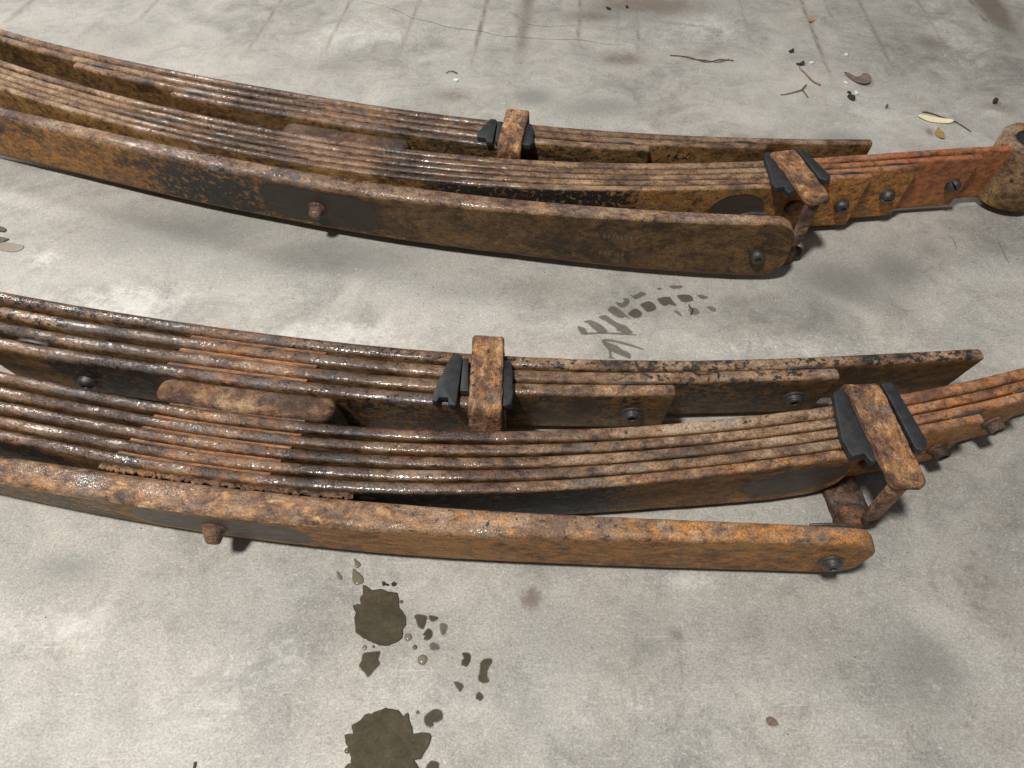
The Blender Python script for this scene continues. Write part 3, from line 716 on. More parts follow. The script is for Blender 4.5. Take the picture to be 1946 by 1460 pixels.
def bar(name, path, tfun, w, z0, lean, mat, parent, masks=None, r=None, ends=(('sq', .0015), ('sq', .0015)),
        plan_round=0.0, ds=.003, label=None, amp=.00016, nf=9, vtop=0.0):
    """spring-steel bar standing on edge along path (x, y of its top centre line)"""
    P = spline(np.asarray(path, float), 400)
    seg = np.hypot(*np.diff(P, axis=0).T)
    L0 = np.concatenate([[0], np.cumsum(seg)])
    L = L0[-1]
    ss = list(np.arange(0, L, ds)) + [L]
    for side, (kind, R) in zip((0, 1), ends):
        base = [R * (1 - math.cos(a)) for a in np.linspace(0, PI / 2, 9)] if kind == 'rd' else [0, R * .12, R * .4, R]
        ss += [b if side == 0 else L - b for b in base]
    if plan_round:
        base = [plan_round * (1 - math.cos(a)) for a in np.linspace(0.05, PI / 2, 9)]
        ss += base + [L - b for b in base]
    ss = np.array(sorted(set(round(float(s), 6) for s in ss)))
    if plan_round:
        ss = ss[(ss >= plan_round * .001) & (ss <= L - plan_round * .001)]
    X = np.interp(ss, L0, P[:, 0]); Y = np.interp(ss, L0, P[:, 1])
    TX = np.gradient(X, ss); TY = np.gradient(Y, ss)
    nrm = np.hypot(TX, TY); TX /= nrm; TY /= nrm
    NX, NY = -TY, TX
    V, LP, face, side, vv, xx = [], [], [], [], [], []
    SEED[0] += 1
    lid = SEED[0] * 1.37
    K = None
    for i, s in enumerate(ss):
        t = tfun(X[i])
        ln = lean(X[i]) if callable(lean) else lean
        S = arc_section(t, w, r(X[i]) if callable(r) else r if r else t * float(np.interp(X[i], [-.12, .06], [.42, .31])), nf)
        if K is None: K = len(S)
        # end shaping: inset of the section towards the end
        vin = 0.0; uin = 1.0
        for sd, (kind, R) in zip((0, 1), ends):
            d = s if sd == 0 else L - s
            if d < R:
                q = R - math.sqrt(max(0, R * R - (R - d) ** 2))
                if kind == 'rd': vin = max(vin, q * .98)
                else: vin = max(vin, q); uin = min(uin, 1 - q / (t * .5) * .8)
        if kind == 'rd':
            pass
        if plan_round:
            d = min(s, L - s)
            if d < plan_round:
                uin = min(uin, max(.04, math.sqrt(max(0, 1 - ((plan_round - d) / plan_round) ** 2))))
                vin = max(vin, .22 * (plan_round - math.sqrt(max(0, plan_round ** 2 - (plan_round - d) ** 2))))
        per = 0.0
        pu, pv = S[0][0], S[0][1]
        for (u, v, f, sdd) in S:
            per += math.hypot(u - pu, v - pv); pu, pv = u, v
            v2 = vin + (v / w) * (w - vin - max(vin, 0))
            u2 = u * uin
            px, py, pz = X[i] + NX[i] * u2, Y[i] + NY[i] * u2, v2 * math.cos(ln) + z0 + vtop
            off = math.sin(ln) * (w - v2)         # the foot stands farther back than the top
            px += NX[i] * off; py += NY[i] * off
            V.append((px, py, pz)); LP.append((s, per + lid * .11, lid)); face.append(f); side.append(sdd); vv.append(v2); xx.append(X[i])
    V = np.array(V)
    # slightly pitted outline
    if amp:
        for i in range(len(V)):
            n = mnoise.noise_vector(Vector((LP[i][0] * 60, LP[i][1] * 160, lid)))
            n2 = mnoise.noise_vector(Vector((LP[i][0] * 300, LP[i][1] * 300, lid + 5)))
            V[i] += np.array(n) * amp + np.array(n2) * amp * .6
    n = len(ss)
    F = []
    for i in range(n - 1):
        a, b = i * K, (i + 1) * K
        for k in range(K):
            k2 = (k + 1) % K
            F.append((a + k, b + k, b + k2, a + k2))
    F.append(tuple(range(K)))
    F.append(tuple((n - 1) * K + k for k in range(K - 1, -1, -1)))
    at = {'lp': np.array(LP), 'face': np.array(face)}
    xx = np.array(xx); vv = np.array(vv); side = np.array(side); fa = np.array(face)
    for key in ('paint', 'wet', 'pale', 'orange', 'bare', 'dull', 'red'):
        at[key] = np.zeros(len(V))
    if masks:
        masks(at, xx, vv, side, fa)
    o = link_mesh(name, V, F, mat, parent, True, at, origin=tuple(V.mean(0)))
    sharp_normals(o, 50)
    if label: o['label'] = label
    return o


def rounded_sd(x, v, x0, x1, v0, v1, r):
    cx, cv = (x0 + x1) / 2, (v0 + v1) / 2
    qx = np.abs(x - cx) - (x1 - x0) / 2 + r
    qv = np.abs(v - cv) - (v1 - v0) / 2 + r
    return np.hypot(np.maximum(qx, 0), np.maximum(qv, 0)) + np.minimum(np.maximum(qx, qv), 0) - r


def add(at, k, val):
    at[k] = np.maximum(at[k], val)


def mask_fn(sp, leaf):
    near = sp == 'near'
    B = box_fn

    def f(at, x, v, side, fa):
        top = (side == 0) * (1 - fa * .5); front = (side == 1).astype(float)
        if near: add(at, 'wet', B(x, -.36, -.02, .10) * np.where(side == 0, 1 if leaf != 'O' else .42, .2))
        else: add(at, 'wet', B(x, -.33, -.05, .09) * np.where(side == 0, 1, .15))
        at['orange'] += .10 + .20 * front
        if leaf != 'O':     # greasy bands left and right of the centre, rustier between them
            xm = -.184 if near else -.165
            add(at, 'dull', np.where(side == 0, .75, .2) * (B(x, xm - .105, xm - .058, .03) + B(x, xm + .055, xm + .085, .03)))
            at['orange'] += (side == 0) * B(x, xm - .045, xm + .045, .012) * (.38 if near else .22)
        if leaf == 'O' and not near: add(at, 'dull', front * (.30 + .55 * B(x, -.09, .3, .12)))
        if leaf[0] == 'H' and not near: add(at, 'dull', front * .5 + .25 * (side == 0) * B(x, .0, .5, .1))
        if leaf[0] == 'H' and near: add(at, 'dull', front * .15)
        if near:
            if leaf == 'H1':
                add(at, 'paint', top * (B(x, -.45, -.29, .04) * .44 + B(x, -.15, .01, .03) * .36 + B(x, .03, .32, .03) * .45))
            if leaf == 'H2':
                add(at, 'paint', top * (B(x, -.45, -.33, .03) * .42 + B(x, .10, .20, .02) * .40))
                add(at, 'paint', front * B(x, .085, .185, .03) * .52)
            if leaf == 'H3':
                add(at, 'paint', front * B(x, .0, .085, .03) * .44); at['orange'] += .25 * B(x, .07, .2, .03) * top
            if leaf == 'H4':
                add(at, 'paint', front * (B(x, -.33, -.25, .02) * .72 + B(x, -.12, -.04, .03) * .5))
                add(at, 'paint', top * B(x, -.15, -.06, .02) * .28)
            if leaf == 'M1':
                add(at, 'pale', (side == 0) * (np.exp(-((x + .269) / .010) ** 2) + np.exp(-((x + .245) / .007) ** 2)) * .60)
                add(at, 'paint', top * B(x, .05, .25, .05) * .20)
            if leaf == 'M5':
                add(at, 'paint', front * B(x, -.085, .055, .045) * .85)
                add(at, 'paint', front * B(x, -.36, -.30, .02) * .7)
                add(at, 'pale', (side == 0) * B(x, -.25, -.12, .02) * .25 + front * B(x, -.262, -.115, .01) * np.clip((v - .045) / .006, 0, 1) * .62)
                at['orange'] += top * B(x, .09, .25, .05) * .55 + front * .3 * B(x, .1, .3, .05)
                sd = np.hypot((x - .187) / 1.75, (v - .030)) - .0205
                add(at, 'bare', front * np.clip(.5 - sd / .02, 0, 1))
            if leaf == 'O':
                sd = rounded_sd(x, v, -.241, -.126, .010, .051, .016)
                add(at, 'bare', front * np.clip(.5 - sd / .02, 0, 1))
                add(at, 'paint', front * B(x, -.46, -.26, .02) * .55)
                add(at, 'paint', top * B(x, -.06, .06, .04) * .20)
                add(at, 'pale', np.where(side == 0, np.clip(fa * 2, 0, 1) * .14 + .56, .0) * B(x, -.275, -.06, .05))
                add(at, 'pale', front * B(x, -.3, -.06, .03) * .1)
                at['orange'] += (side == 0) * .28 + top * (B(x, .10, .3, .05) * .35) + front * B(x, -.12, .3, .05) * .45
            if leaf.startswith('M'):
                at['orange'] += B(x, .25, .6, .03) * (.40 + .6 * front); add(at, 'red', B(x, .26, .6, .03) * np.where(side == 0, .30, .10))
        else:
            if leaf == 'O':
                sd = rounded_sd(x, v, -.229, -.121, .007, .052, .018)
                add(at, 'bare', front * np.clip(.5 - sd / .02, 0, 1)); add(at, 'dull', .9 * front * (sd < .004))
                add(at, 'paint', front * (B(x, -.345, -.240, .05) * .50 + B(x, -.315, -.255, .03) * .24) * np.where(v > .046, .8, 1)); at['orange'] += front * B(x, -.9, -.36, .06) * .35; add(at, 'paint', (side == 0) * B(x, -.30, -.24, .03) * .25)
                add(at, 'pale', np.where(side == 0, .58, 0) * B(x, -.25, -.08, .05))
                add(at, 'pale', front * B(x, -.30, -.10, .04) * np.where(v < .008, .7, .0))
                at['orange'] -= front * B(x, -.09, .3, .05) * .16
            if leaf == 'M5':
                add(at, 'paint', front * B(x, -.06, .09, .04) * .72)
                sd = np.hypot((x - .203) / 1.15, v - .030) - .0225
                add(at, 'bare', front * np.clip(.5 - sd / .02, 0, 1))
                at['orange'] += .25 * B(x, .12, .3, .05)
            if leaf == 'H2': add(at, 'paint', front * B(x, .10, .17, .02) * .34)
            if leaf == 'H3': add(at, 'paint', front * B(x, .02, .09, .02) * .38)
            if leaf == 'H4': add(at, 'paint', front * B(x, -.1, -.01, .02) * .40)
            if leaf.startswith('M'):
                at['orange'] += B(x, .27, .7, .04) * (.35 + .75 * front); add(at, 'red', B(x, .36 if leaf in ('M1', 'M2') else .5, .9, .03) * .8 + B(x, .27, .9, .04) * (side == 0) * .5)
        at['orange'] = np.clip(at['orange'], 0, 1)
    return f


def o_thick(sp):
    xc = XC[sp]; half = .40 if sp == 'near' else .43
    return lambda x: float(np.interp(abs(x - xc), [0, .10, half], [.0205, .0200, .0112]))


LEAFNAME = {'H': 'helper_leaf', 'M': 'main_leaf', 'O': 'overload_leaf'}
LABELS = {'H1': 'longest helper leaf, at the back of the pack', 'M1': 'main leaf that ends in the eye',
          'O': 'thick single leaf at the front with the centre bolt', 'M5': 'shortest main leaf with a worn grey oval near its end'}


def yat(sp, leaf, x):
    P = np.array(PROFILE[sp][leaf])
    Q = SPL[sp][leaf]
    return float(np.interp(x, Q[:, 0], Q[:, 1]))


SPL = {sp: {k: spline(np.array(v), 400) for k, v in d.items()} for sp, d in PROFILE.items()}


def tang(sp, leaf, x):
    d = .004
    return (2 * d, yat(sp, leaf, x + d) - yat(sp, leaf, x - d))


def leaf_thick(sp, leaf):
    T = THICK[sp]
    if leaf == 'M1': return lambda x: T['M1'] - (.0010 if sp == 'far' else .0004)
    if sp == 'near': K = ([-.3, 0, .15], [.0110, .0104, .0098]) if leaf[0] == 'H' else ([-.3, -.1, .1, .2], [.0086, .0081, .0074, .0069])
    else: K = ([-.4, 0, .2], [.0096, .0089, .0083]) if leaf[0] == 'H' else ([-.3, 0, .15], [.0073, .0068, .0064])
    return lambda x: float(np.interp(x, *K))


def half_t(sp, leaf):
    T = THICK[sp]
    return (T['H'] if leaf[0] == 'H' else T['M1'] if leaf == 'M1' else T['M']) / 2


def face_point(sp, leaf, x, v):
    """a point on the front face of a leaf: origin, outward axis, along axis"""
    t = Vector((*tang(sp, leaf, x), 0)).normalized()
    n = Vector((-t.y, t.x, 0))
    h = o_thick(sp)(x) / 2 if leaf == 'O' else half_t(sp, leaf)
    ln = lean_at(sp, leaf, x)
    z = H0[sp] + v * math.cos(ln)
    off = math.sin(ln) * (WID - v)
    p = Vector((x, yat(sp, leaf, x), z)) + n * (off - h)
    return p, -n - Vector((0, 0, math.sin(ln))), t


def tip_bolt(leaf_ob, sp, leaf, x, v, style):
    p, ax, t = face_point(sp, leaf, x, v)
    tilt = Vector((0, 0, .05))
    prof = {'step': [(.0074, -.001), (.0074, .0016), (.0060, .0020), (.0058, .0042), (.0052, .0046), (.0049, .0056), (.0042, .0061), (.0026, .0061), (.0024, .0040)],
            'dome': [(.0066, -.001), (.0066, .0018), (.0063, .0036), (.0055, .0052), (.0042, .0063), (.0028, .0067), (.0022, .0066), (.0020, .0048)],
            'stub': [(.0072, -.001), (.0070, .0015), (.0058, .0022), (.0058, .0072), (.0052, .0080), (.0034, .0081), (.0030, .0060)]}[style]
    V, F = lathe(prof, p, ax + tilt, seg=26)
    o = link_mesh('tip_bolt', V, F, M_PLASTIC if style == 'step' else M_DARK if style == 'stub' else M_STEEL, leaf_ob, origin=tuple(p))
    sharp_normals(o, 38)
    return o


def slotted_bolt(leaf_ob, sp, leaf, x, v, ang):
    """round-headed tip bolt with a split across it: two half domes"""
    p, ax, t = face_point(sp, leaf, x, v)
    bm = bmesh.new()
    prof = [(.0068, -.001), (.0068, .0016), (.0063, .0040), (.0050, .0060), (.0030, .0071), (.0001, .0075)]
    V, F = lathe(prof, (0, 0, 0), (0, 0, 1), up=(1, 0, 0), seg=24)
    vs = [bm.verts.new(q) for q in V]
    for f in F:
        try: bm.faces.new([vs[i] for i in f])
        except ValueError: pass
    # press the slot into the head
    bmesh.ops.remove_doubles(bm, verts=bm.verts, dist=1e-6)
    for s in (-1, 1):
        g = bm.verts[:] + bm.edges[:] + bm.faces[:]
        bmesh.ops.bisect_plane(bm, geom=g, plane_co=(0, s * .0009, 0), plane_no=(0, 1, 0))
    for vtx in bm.verts:
        if abs(vtx.co.y) < .00085 and vtx.co.z > .0012: vtx.co.z -= .003
    bm.verts.ensure_lookup_table()
    a = Vector(ax).normalized(); u = t; w = a.cross(u)
    ca, sa = math.cos(ang), math.sin(ang)
    for vtx in bm.verts:
        c = vtx.co
        x2, y2 = c.x * ca - c.y * sa, c.x * sa + c.y * ca
        vtx.co = p + a * c.z + u * x2 + w * y2
    o = from_bm('tip_bolt', bm, M_STEEL, leaf_ob, angle=35)
    return o


def tip_pad(leaf_ob, sp, leaf, x, th, crown=.0024, half=.0125):
    """thin silencer pad between two leaves; its curved crown peeps out at the top"""
    t = Vector((*tang(sp, leaf, x), 0)).normalized(); n = Vector((-t.y, t.x, 0))
    h = o_thick(sp)(x) / 2 if leaf == 'O' else half_t(sp, leaf)
    ln = lean_at(sp, leaf, x)
    up = Vector((0, 0, math.cos(ln))) - n * math.sin(ln)
    top = Vector((x, yat(sp, leaf, x), H0[sp] + WID * math.cos(ln))) + n * (h - .0006)
    poly = [(-half * .8, -.030), (half * .8, -.030), (half, -.006)]
    for k in range(0, 13):
        a = 1 - 2 * k / 12
        poly.append((half * a, -.0012 + crown * (1 - a * a)))
    poly.append((-half, -.006))
    bm = prism(poly, th, lambda u, v, c: top + t * u + up * v + n * c, .0004, 1)
    return from_bm('tip_pad', bm, M_PLASTIC, leaf_ob, angle=50)


def sweep_bar(name, path, fr, tlo, thi, th, mat, parent, rmin=.0009, bend=.006, seed=0.0, amp=.0004, ds=.0016, skew=0.0, endround=0.0):
    """flat strap whose centre line is path [(n, z)...] in the frame fr, lying between tlo and thi along T"""
    pts = [Vector((a, b)) for a, b in path]
    # fillet the corners
    C = [pts[0]]
    for i in range(1, len(pts) - 1):
        a, b, c = pts[i - 1], pts[i], pts[i + 1]
        d1 = (a - b).normalized(); d2 = (c - b).normalized()
        rr = min(bend, (a - b).length * .48, (c - b).length * .48)
        p1, p2 = b + d1 * rr, b + d2 * rr
        for k in range(8):
            f = k / 7
            C.append((p1 * (1 - f) ** 2) + (b * 2 * f * (1 - f)) + (p2 * f * f))
    C.append(pts[-1])
    # resample
    D = [0]
    for a, b in zip(C, C[1:]): D.append(D[-1] + (b - a).length)
    n = max(8, int(D[-1] / ds))
    S = np.linspace(0, D[-1], n)
    cx = np.interp(S, D, [c.x for c in C]); cz = np.interp(S, D, [c.y for c in C])
    dx = np.gradient(cx); dz = np.gradient(cz); L = np.hypot(dx, dz); dx /= L; dz /= L
    V, LP, F = [], [], []
    # section: rounded rectangle (a across T, b across thickness)
    r = min(th * .35, .0018)
    sec = []
    wa = (thi - tlo) / 2; hb = th / 2
    nseg = 12
    for k in range(nseg): sec.append((-wa + r + (2 * wa - 2 * r) * k / (nseg - 1), hb))
    for a in (60, 30): sec.append((wa - r + r * math.cos(math.radians(a)), hb - r + r * math.sin(math.radians(a))))
    for k in range(3): sec.append((wa, hb - r - (2 * hb - 2 * r) * k / 2))
    for a in (-30, -60): sec.append((wa - r + r * math.cos(math.radians(a)), -hb + r + r * math.sin(math.radians(a))))
    for k in range(4): sec.append((wa - r - (2 * wa - 2 * r) * k / 3, -hb))
    for a in (-120, -150): sec.append((-wa + r + r * math.cos(math.radians(a)), -hb + r + r * math.sin(math.radians(a))))
    for k in range(3): sec.append((-wa, -hb + r + (2 * hb - 2 * r) * k / 2))
    for a in (150, 120): sec.append((-wa + r + r * math.cos(math.radians(a)), hb - r + r * math.sin(math.radians(a))))
    K = len(sec)
    tc = (tlo + thi) / 2
    for i in range(n):
        # rounded tips
        sc = 1.0; sh = 1.0
        d = min(S[i], S[-1] - S[i])
        if d < .001: sh = .55 + .45 * d / .001; sc = .96 + .04 * d / .001
        if endround and d < endround:
            sc = min(sc, 1 - (1 - math.sqrt(max(0, 1 - ((endround - d) / endround) ** 2))) * .38)
        for (a, b) in sec:
            nn = cx[i] - dz[i] * b * sh; zz = cz[i] + dx[i] * b * sh
            tt = tc + a * sc + skew * cx[i]
            q = fr.p(tt, nn, zz)
            V.append(q); LP.append((S[i], a, seed + b * 3))
    for i in range(n - 1):
        for k in range(K):
            k2 = (k + 1) % K
            F.append((i * K + k, i * K + k2, (i + 1) * K + k2, (i + 1) * K + k))
    F.append(tuple(range(K - 1, -1, -1))); F.append(tuple((n - 1) * K + k for k in range(K)))
    V2 = []
    for q, l in zip(V, LP):
        nz = mnoise.noise_vector(q * 130 + Vector((seed, 0, 0))) * amp + mnoise.noise_vector(q * 480 + Vector((0, seed, 0))) * amp * .55
        V2.append(tuple(q + nz))
    lp = np.array(LP) + np.array([seed, seed * .37, 0])
    o = link_mesh(name, V2, F, mat, parent, True, {'lp': lp, 'face': 0.0, 'paint': 0.16, 'wet': .12, 'pale': .56 if mat is M_CLIP else 0.0, 'orange': .55 if mat is M_CLIP else .12, 'bare': 0.0}, origin=tuple(np.mean(V2, 0)))
    sharp_normals(o, 55)
    return o


def plate(name, poly, ztop, th, mat, parent, bev=.0007):
    bm = prism(poly, th, lambda a, b, c: (a, b, ztop - th + c), bev, 2)
    return from_bm(name, bm, mat, parent, angle=45)


def rivet(name, parent, p, ax, r, h, mat, seed=0.0):
    prof = [(r, -.001), (r, h * .25), (r * .94, h * .6), (r * .75, h * .88), (r * .4, h), (.0002, h * 1.02)]
    V, F = lathe(prof, p, ax, seg=22)
    V = jitter(V, .0004, 260, seed)
    return link_mesh(name, V, F, mat, parent, True, {'orange': .3, 'face': 0.0, 'paint': 0.0, 'wet': .1, 'pale': .15, 'bare': 0.0}, origin=tuple(p))


def leaf_spring(sp, label):
    near = sp == 'near'
    xc = XC[sp]
    root = empty('leaf_spring', (xc, yat(sp, 'O', xc), 0))
    tag(root, label, 'leaf spring', 'leaf springs lying on the concrete')
    z0 = H0[sp]
    lean = lambda x: lean_at(sp, 'M1', x)
    T = THICK[sp]
    L = {}
    for k in ('H1', 'H2', 'H3', 'H4', 'M1', 'M2', 'M3', 'M4', 'M5', 'O'):
        if k == 'O':
            tf = o_thick(sp); ends = (('sq', .0015), ('rd', .019)); r = (lambda x: float(np.interp(x, [-.1, .1], [.0056, .0036])))
        else:
            tf = leaf_thick(sp, k); r = None
            ends = (('sq', .0016), ('rd', .021) if k == 'M5' else ('sq', .0016))
        if k in ('H3', 'H4') and not near: ends = (('sq', .003), ('sq', .0016))
        P = PROFILE[sp][k]
        L[k] = bar(LEAFNAME[k[0]], P, tf, WID, z0, (lambda x, k=k: lean_at(sp, k, x)), M_LEAF, root, mask_fn(sp, k), r=r, ends=ends,
                   label=LABELS.get(k), nf=14 if k in ('O', 'M5') else 9)
    # ---- spacer block between the helper pack and the main pack
    x0, x1 = (-.2430, -.1190) if near else (-.2215, -.0985)
    def mid(a, b, x, f=.5): return yat(sp, a, x) * (1 - f) + yat(sp, b, x) * f
    xs = np.linspace(x0, x1, 7)
    hb, hm = half_t(sp, 'H4'), half_t(sp, 'M1')
    gap = np.mean([abs(yat(sp, 'H4', x) - yat(sp, 'M1', x)) * math.cos(math.atan2(tang(sp, 'M1', x)[1], tang(sp, 'M1', x)[0])) for x in xs]) - hb - hm
    def blk(at, x, v, side, fa):
        add(at, 'wet', .25 * np.ones_like(x)); at['orange'] += .30 if near else .10; add(at, 'dull', (.35 if near else .85) + .4 * (box_fn(x, x0, x0 + .022, .012) + box_fn(x, x1 - .03, x1, .012))); at['face'] *= .0
    th = gap - .0026
    path = [(x, mid('H4', 'M1', x) + .0010 + (hm - hb) * .5) for x in xs]
    bar('spacer_block', path, lambda x: th, WID - (.0015 if near else .0045), z0, lean, M_CLIP, root, blk, r=.0055, ends=(('sq', .004), ('sq', .006)), plan_round=.0075, amp=.0003)
    # ---- shims: two thin plates in every gap of both packs
    sx = (-.2335, -.1325) if near else (-.2170, -.1110)
    pairs = [('H1', 'H2'), ('H2', 'H3'), ('H3', 'H4'), ('M1', 'M2'), ('M2', 'M3'), ('M3', 'M4'), ('M4', 'M5')]
    for i, (a, b) in enumerate(pairs):
        sh = -.0045 * (i if i < 3 else i - 2) if near else -.0032 * (i if i < 3 else i - 1)
        xs = np.linspace(sx[0] + sh, sx[1] + sh, 6)
        ha, hb2 = half_t(sp, a), half_t(sp, b)
        ya = np.array([yat(sp, a, x) for x in xs]); yb = np.array([yat(sp, b, x) for x in xs])
        cs = math.cos(math.atan2(ya[-1] - ya[0], xs[-1] - xs[0]))
        f0 = ya - ha / cs; f1 = yb + hb2 / cs
        g = float(np.mean(f0 - f1)) * cs
        for q in (0, 1):
            f = .26 if q == 0 else .76
            path = list(zip(xs, f0 * (1 - f) + f1 * f))
            tk = max(.0012, g * .47)
            def shm(at, x, v, side, fa, q=q): at['orange'] += .5 if q == 0 else .15; add(at, 'wet', .15 * np.ones_like(x))
            bar('shim', path, lambda x, tk=tk: tk, WID - (.0026 if q == 0 else .0018), z0, lean, M_SHIM, root, shm, r=.00018, ends=(('sq', .0004), ('sq', .0004)), amp=.0001, ds=.004, nf=3)
    # the plate against the front of the spacer
    xs = np.linspace(sx[0] + .003, sx[1] - .004, 6)
    path = [(x, yat(sp, 'M1', x) + hm + .0011) for x in xs]
    bar('shim', path, lambda x: .0015, WID - .0022, z0, lean, M_DARK, root, None, r=.0003, ends=(('sq', .0004), ('sq', .0004)), amp=.0001, ds=.004, nf=3)
    # ---- dried crust in the joint between the shortest main leaf and the overload leaf
    if near:
        V, F = [], []
        xs = np.linspace(-.262, -.098, 150) + np.array([.0008 * mnoise.noise(Vector((i * 1.7, 2, 2))) for i in range(150)])
        for i, x in enumerate(xs):
            ya = yat(sp, 'M5', x) - leaf_thick(sp, 'M5')(x) / 2 + .0008
            yb = yat(sp, 'O', x) + o_thick(sp)(x) / 2 - .0008
            n1 = mnoise.noise(Vector((x * 150, 0, 1))); n2 = mnoise.noise(Vector((x * 420, 3, 5))); n3 = mnoise.noise(Vector((x * 230, 7, 2)))
            ztop = z0 + WID - .0068 + n1 * .0022 - .003 * max(0, mnoise.noise(Vector((x * 70, 4, 9))))
            f = .42 + .55 * n2 + .45 * n1
            yc = ya * (1 - f) + yb * f
            yc = min(yc, ya - .0006)
            for (y_, z_) in ((ya, ztop + .0012 + n3 * .0008), (yc, ztop + n2 * .0008), (yc - .0003, ztop - .0016), (ya, ztop - .0022)):
                V.append((x, y_, z_))
        for i in range(len(xs) - 1):
            for k in range(4):
                k2 = (k + 1) % 4
                F.append((i * 4 + k, i * 4 + k2, i * 4 + 4 + k2, i * 4 + 4 + k))
        F.append((0, 1, 2, 3)); F.append(tuple(len(V) - 4 + k for k in (3, 2, 1, 0)))
        link_mesh('rust_crust', V, F, M_CLIP, root, True, {'orange': .2, 'face': 0.0, 'paint': 0.25, 'wet': .1, 'pale': .46, 'bare': 0.0})
    # ---- centre bolt
    p, ax, t = face_point(sp, 'O', -.1885 if near else -.1775, .027 if near else .029)
    prof = [(.0100, -.002), (.0098, .0012), (.0080, .0018), (.0080, .0048), (.0072, .0056), (.0069, .0082), (.0058, .0104), (.0034, .0118), (.0003, .0121)]
    prof = [(r_ * .84, h_ * .9) for r_, h_ in prof]
    V, F = lathe(prof, p, ax + Vector((.05, 0, -.04)), seg=26)
    V = jitter(V, .0010, 170, 2.0 if near else 9.0)
    o = link_mesh('center_bolt', V, F, M_CLIP, root, True, {'orange': .35, 'face': 0.0, 'paint': 0.0, 'wet': .35, 'pale': .30, 'bare': 0.0}, origin=tuple(p))
    sharp_normals(o, 60)
    # ---- tip bolts and pads
    if near:
        tip_bolt(L['H3'], sp, 'H3', .0850, .031, 'step'); tip_bolt(L['H2'], sp, 'H2', .2035, .031, 'step'); tip_bolt(L['H4'], sp, 'H4', -.316, .027, 'dome')
        tip_bolt(L['O'], sp, 'O', .1960, .029, 'step')
        tip_bolt(L['M3'], sp, 'M3', .3370, .031, 'stub'); tip_bolt(L['M4'], sp, 'M4', .2935, .027, 'stub')
        for k, x, b in (('H4', -.3462, .0028), ('H3', .0845, .0018), ('H2', .2049, .0018), ('O', .188, .0016), ('M4', .301, .0016), ('M3', .352, .0016)):
            tip_pad(L[k], sp, k, x, b)
    else:
        tip_bolt(L['O'], sp, 'O', .2130, .0245, 'dome'); tip_bolt(L['M4'], sp, 'M4', .3043, .028, 'dome')
        slotted_bolt(L['M3'], sp, 'M3', .3508, .029, .2); slotted_bolt(L['M2'], sp, 'M2', .4184, .029, -.9)
        for k, x, b in (('H3', .1039, .0018), ('H2', .2165, .0018), ('H3', -.4409, .0022), ('H4', -.322, .0022), ('H2', -.5677, .0022), ('M3', .3477, .0016), ('M4', .303, .0016), ('O', .205, .0014)):
            tip_pad(L[k], sp, k, x, b)
    # ---- helper clip: a strap over the helper pack with rubber plates under it
    ztop = z0 + WID * .985
    xcl = -.0170 if near else .0026
    fr = Frame((xcl, yat(sp, 'H2', xcl), 0), tang(sp, 'H2', xcl))
    nb = (Vector((xcl, yat(sp, 'H1', xcl), 0)) - fr.o).dot(fr.N) + half_t(sp, 'H1')
    nf = (Vector((xcl, yat(sp, 'H4', xcl), 0)) - fr.o).dot(fr.N) - half_t(sp, 'H4')
    zb = ztop + .0072
    clip = sweep_bar('helper_clip', [(nf - .0080, .003), (nf - .0080, zb), (nb + .0085, zb), (nb + .0085, .003)], fr, -.0111, .0111, .0052, M_CLIP, root,
                     seed=3.3 if near else 8.1, amp=.00055 if near else .0004, bend=.0055, skew=-.06 if near else -.04)
    clip['label'] = 'rusty strap clip over the helper leaves'
    for poly in PLATE[sp + '_H']:
        plate('rubber_plate', poly, ztop + .0058, .0056, M_RUBBER, clip)
    sp2 = fr.p(-.013, nf - .005, z0 + .030)
    # ---- main clip: open strap reaching forward past the pack
    if near: a, b = Vector((.2325, .298, 0)), Vector((.2378, .2185, 0))
    else: a, b = Vector((.2438, .568, 0)), Vector((.2584, .4925, 0))
    d = (b - a).normalized()
    fm = Frame(a, (-d.y, d.x))
    length = (b - a).length
    zb = ztop + .0082
    mc = sweep_bar('main_clip', [(0, .0036), (0, zb), (-length, zb - .001)], fm, -.0112, .0112, .0056, M_CLIP, root,
                   seed=5.7 if near else 1.9, amp=.00055, bend=.0075, endround=.0075)
    sweep_bar('clip_base', [(-length + .0150, .0150), (-length + .0115, .0036), (.004, .0036)], fm, -.0150, .0110, .0062, M_DARK, mc,
              seed=2.7 if near else 6.9, amp=.0008, bend=.005, endround=.006)
    mc['label'] = 'open rusty clip strap round the main leaves'
    for poly in PLATE[sp + '_M']:
        plate('rubber_plate', poly, ztop + .0058, .0056, M_RUBBER, mc)
    rivet('rivet', mc, fm.p(.0050, -length + .0125, zb + .0020), (0, 0, 1), .0048, .0034, M_CLIP, 1.0)
    rivet('rivet', mc, fm.p(.0048, -length + .0040, zb + .0012), (.1, -.2, 1), .0046, .0030, M_CLIP, 4.0)
    # bent-down tab at its front end and the knuckle on the floor end
    poly = [(-.0055, .020), (-.0042, .0145), (0, .0128), (.0042, .0145), (.0055, .020), (.0062, .0595), (-.0062, .0595)]
    bm = prism(poly, .0042, lambda u, v, c: fm.p(-.0035 + u - (.060 - v) * .05, -length + .0065 - c, z0 + v + (.008 if near else .006)), .0009, 2)
    from_bm('tab', bm, M_CLIP, mc, {'orange': .2, 'face': 0.0, 'paint': 0.0, 'wet': .05, 'pale': .1, 'bare': 0.0}, angle=50)
    kp = fm.p(-.006, -length + .0150, 0)
    prof = [(.0080, .0006), (.0098, .0020), (.0104, .0056), (.0092, .0080), (.0088, .0088), (.0098, .0104), (.0100, .0136), (.0088, .0162), (.0056, .0178), (.0003, .0182)]
    V, F = lathe(prof, kp, (.02, 0, 1), up=(1, 0, 0), seg=30, squash=.86)
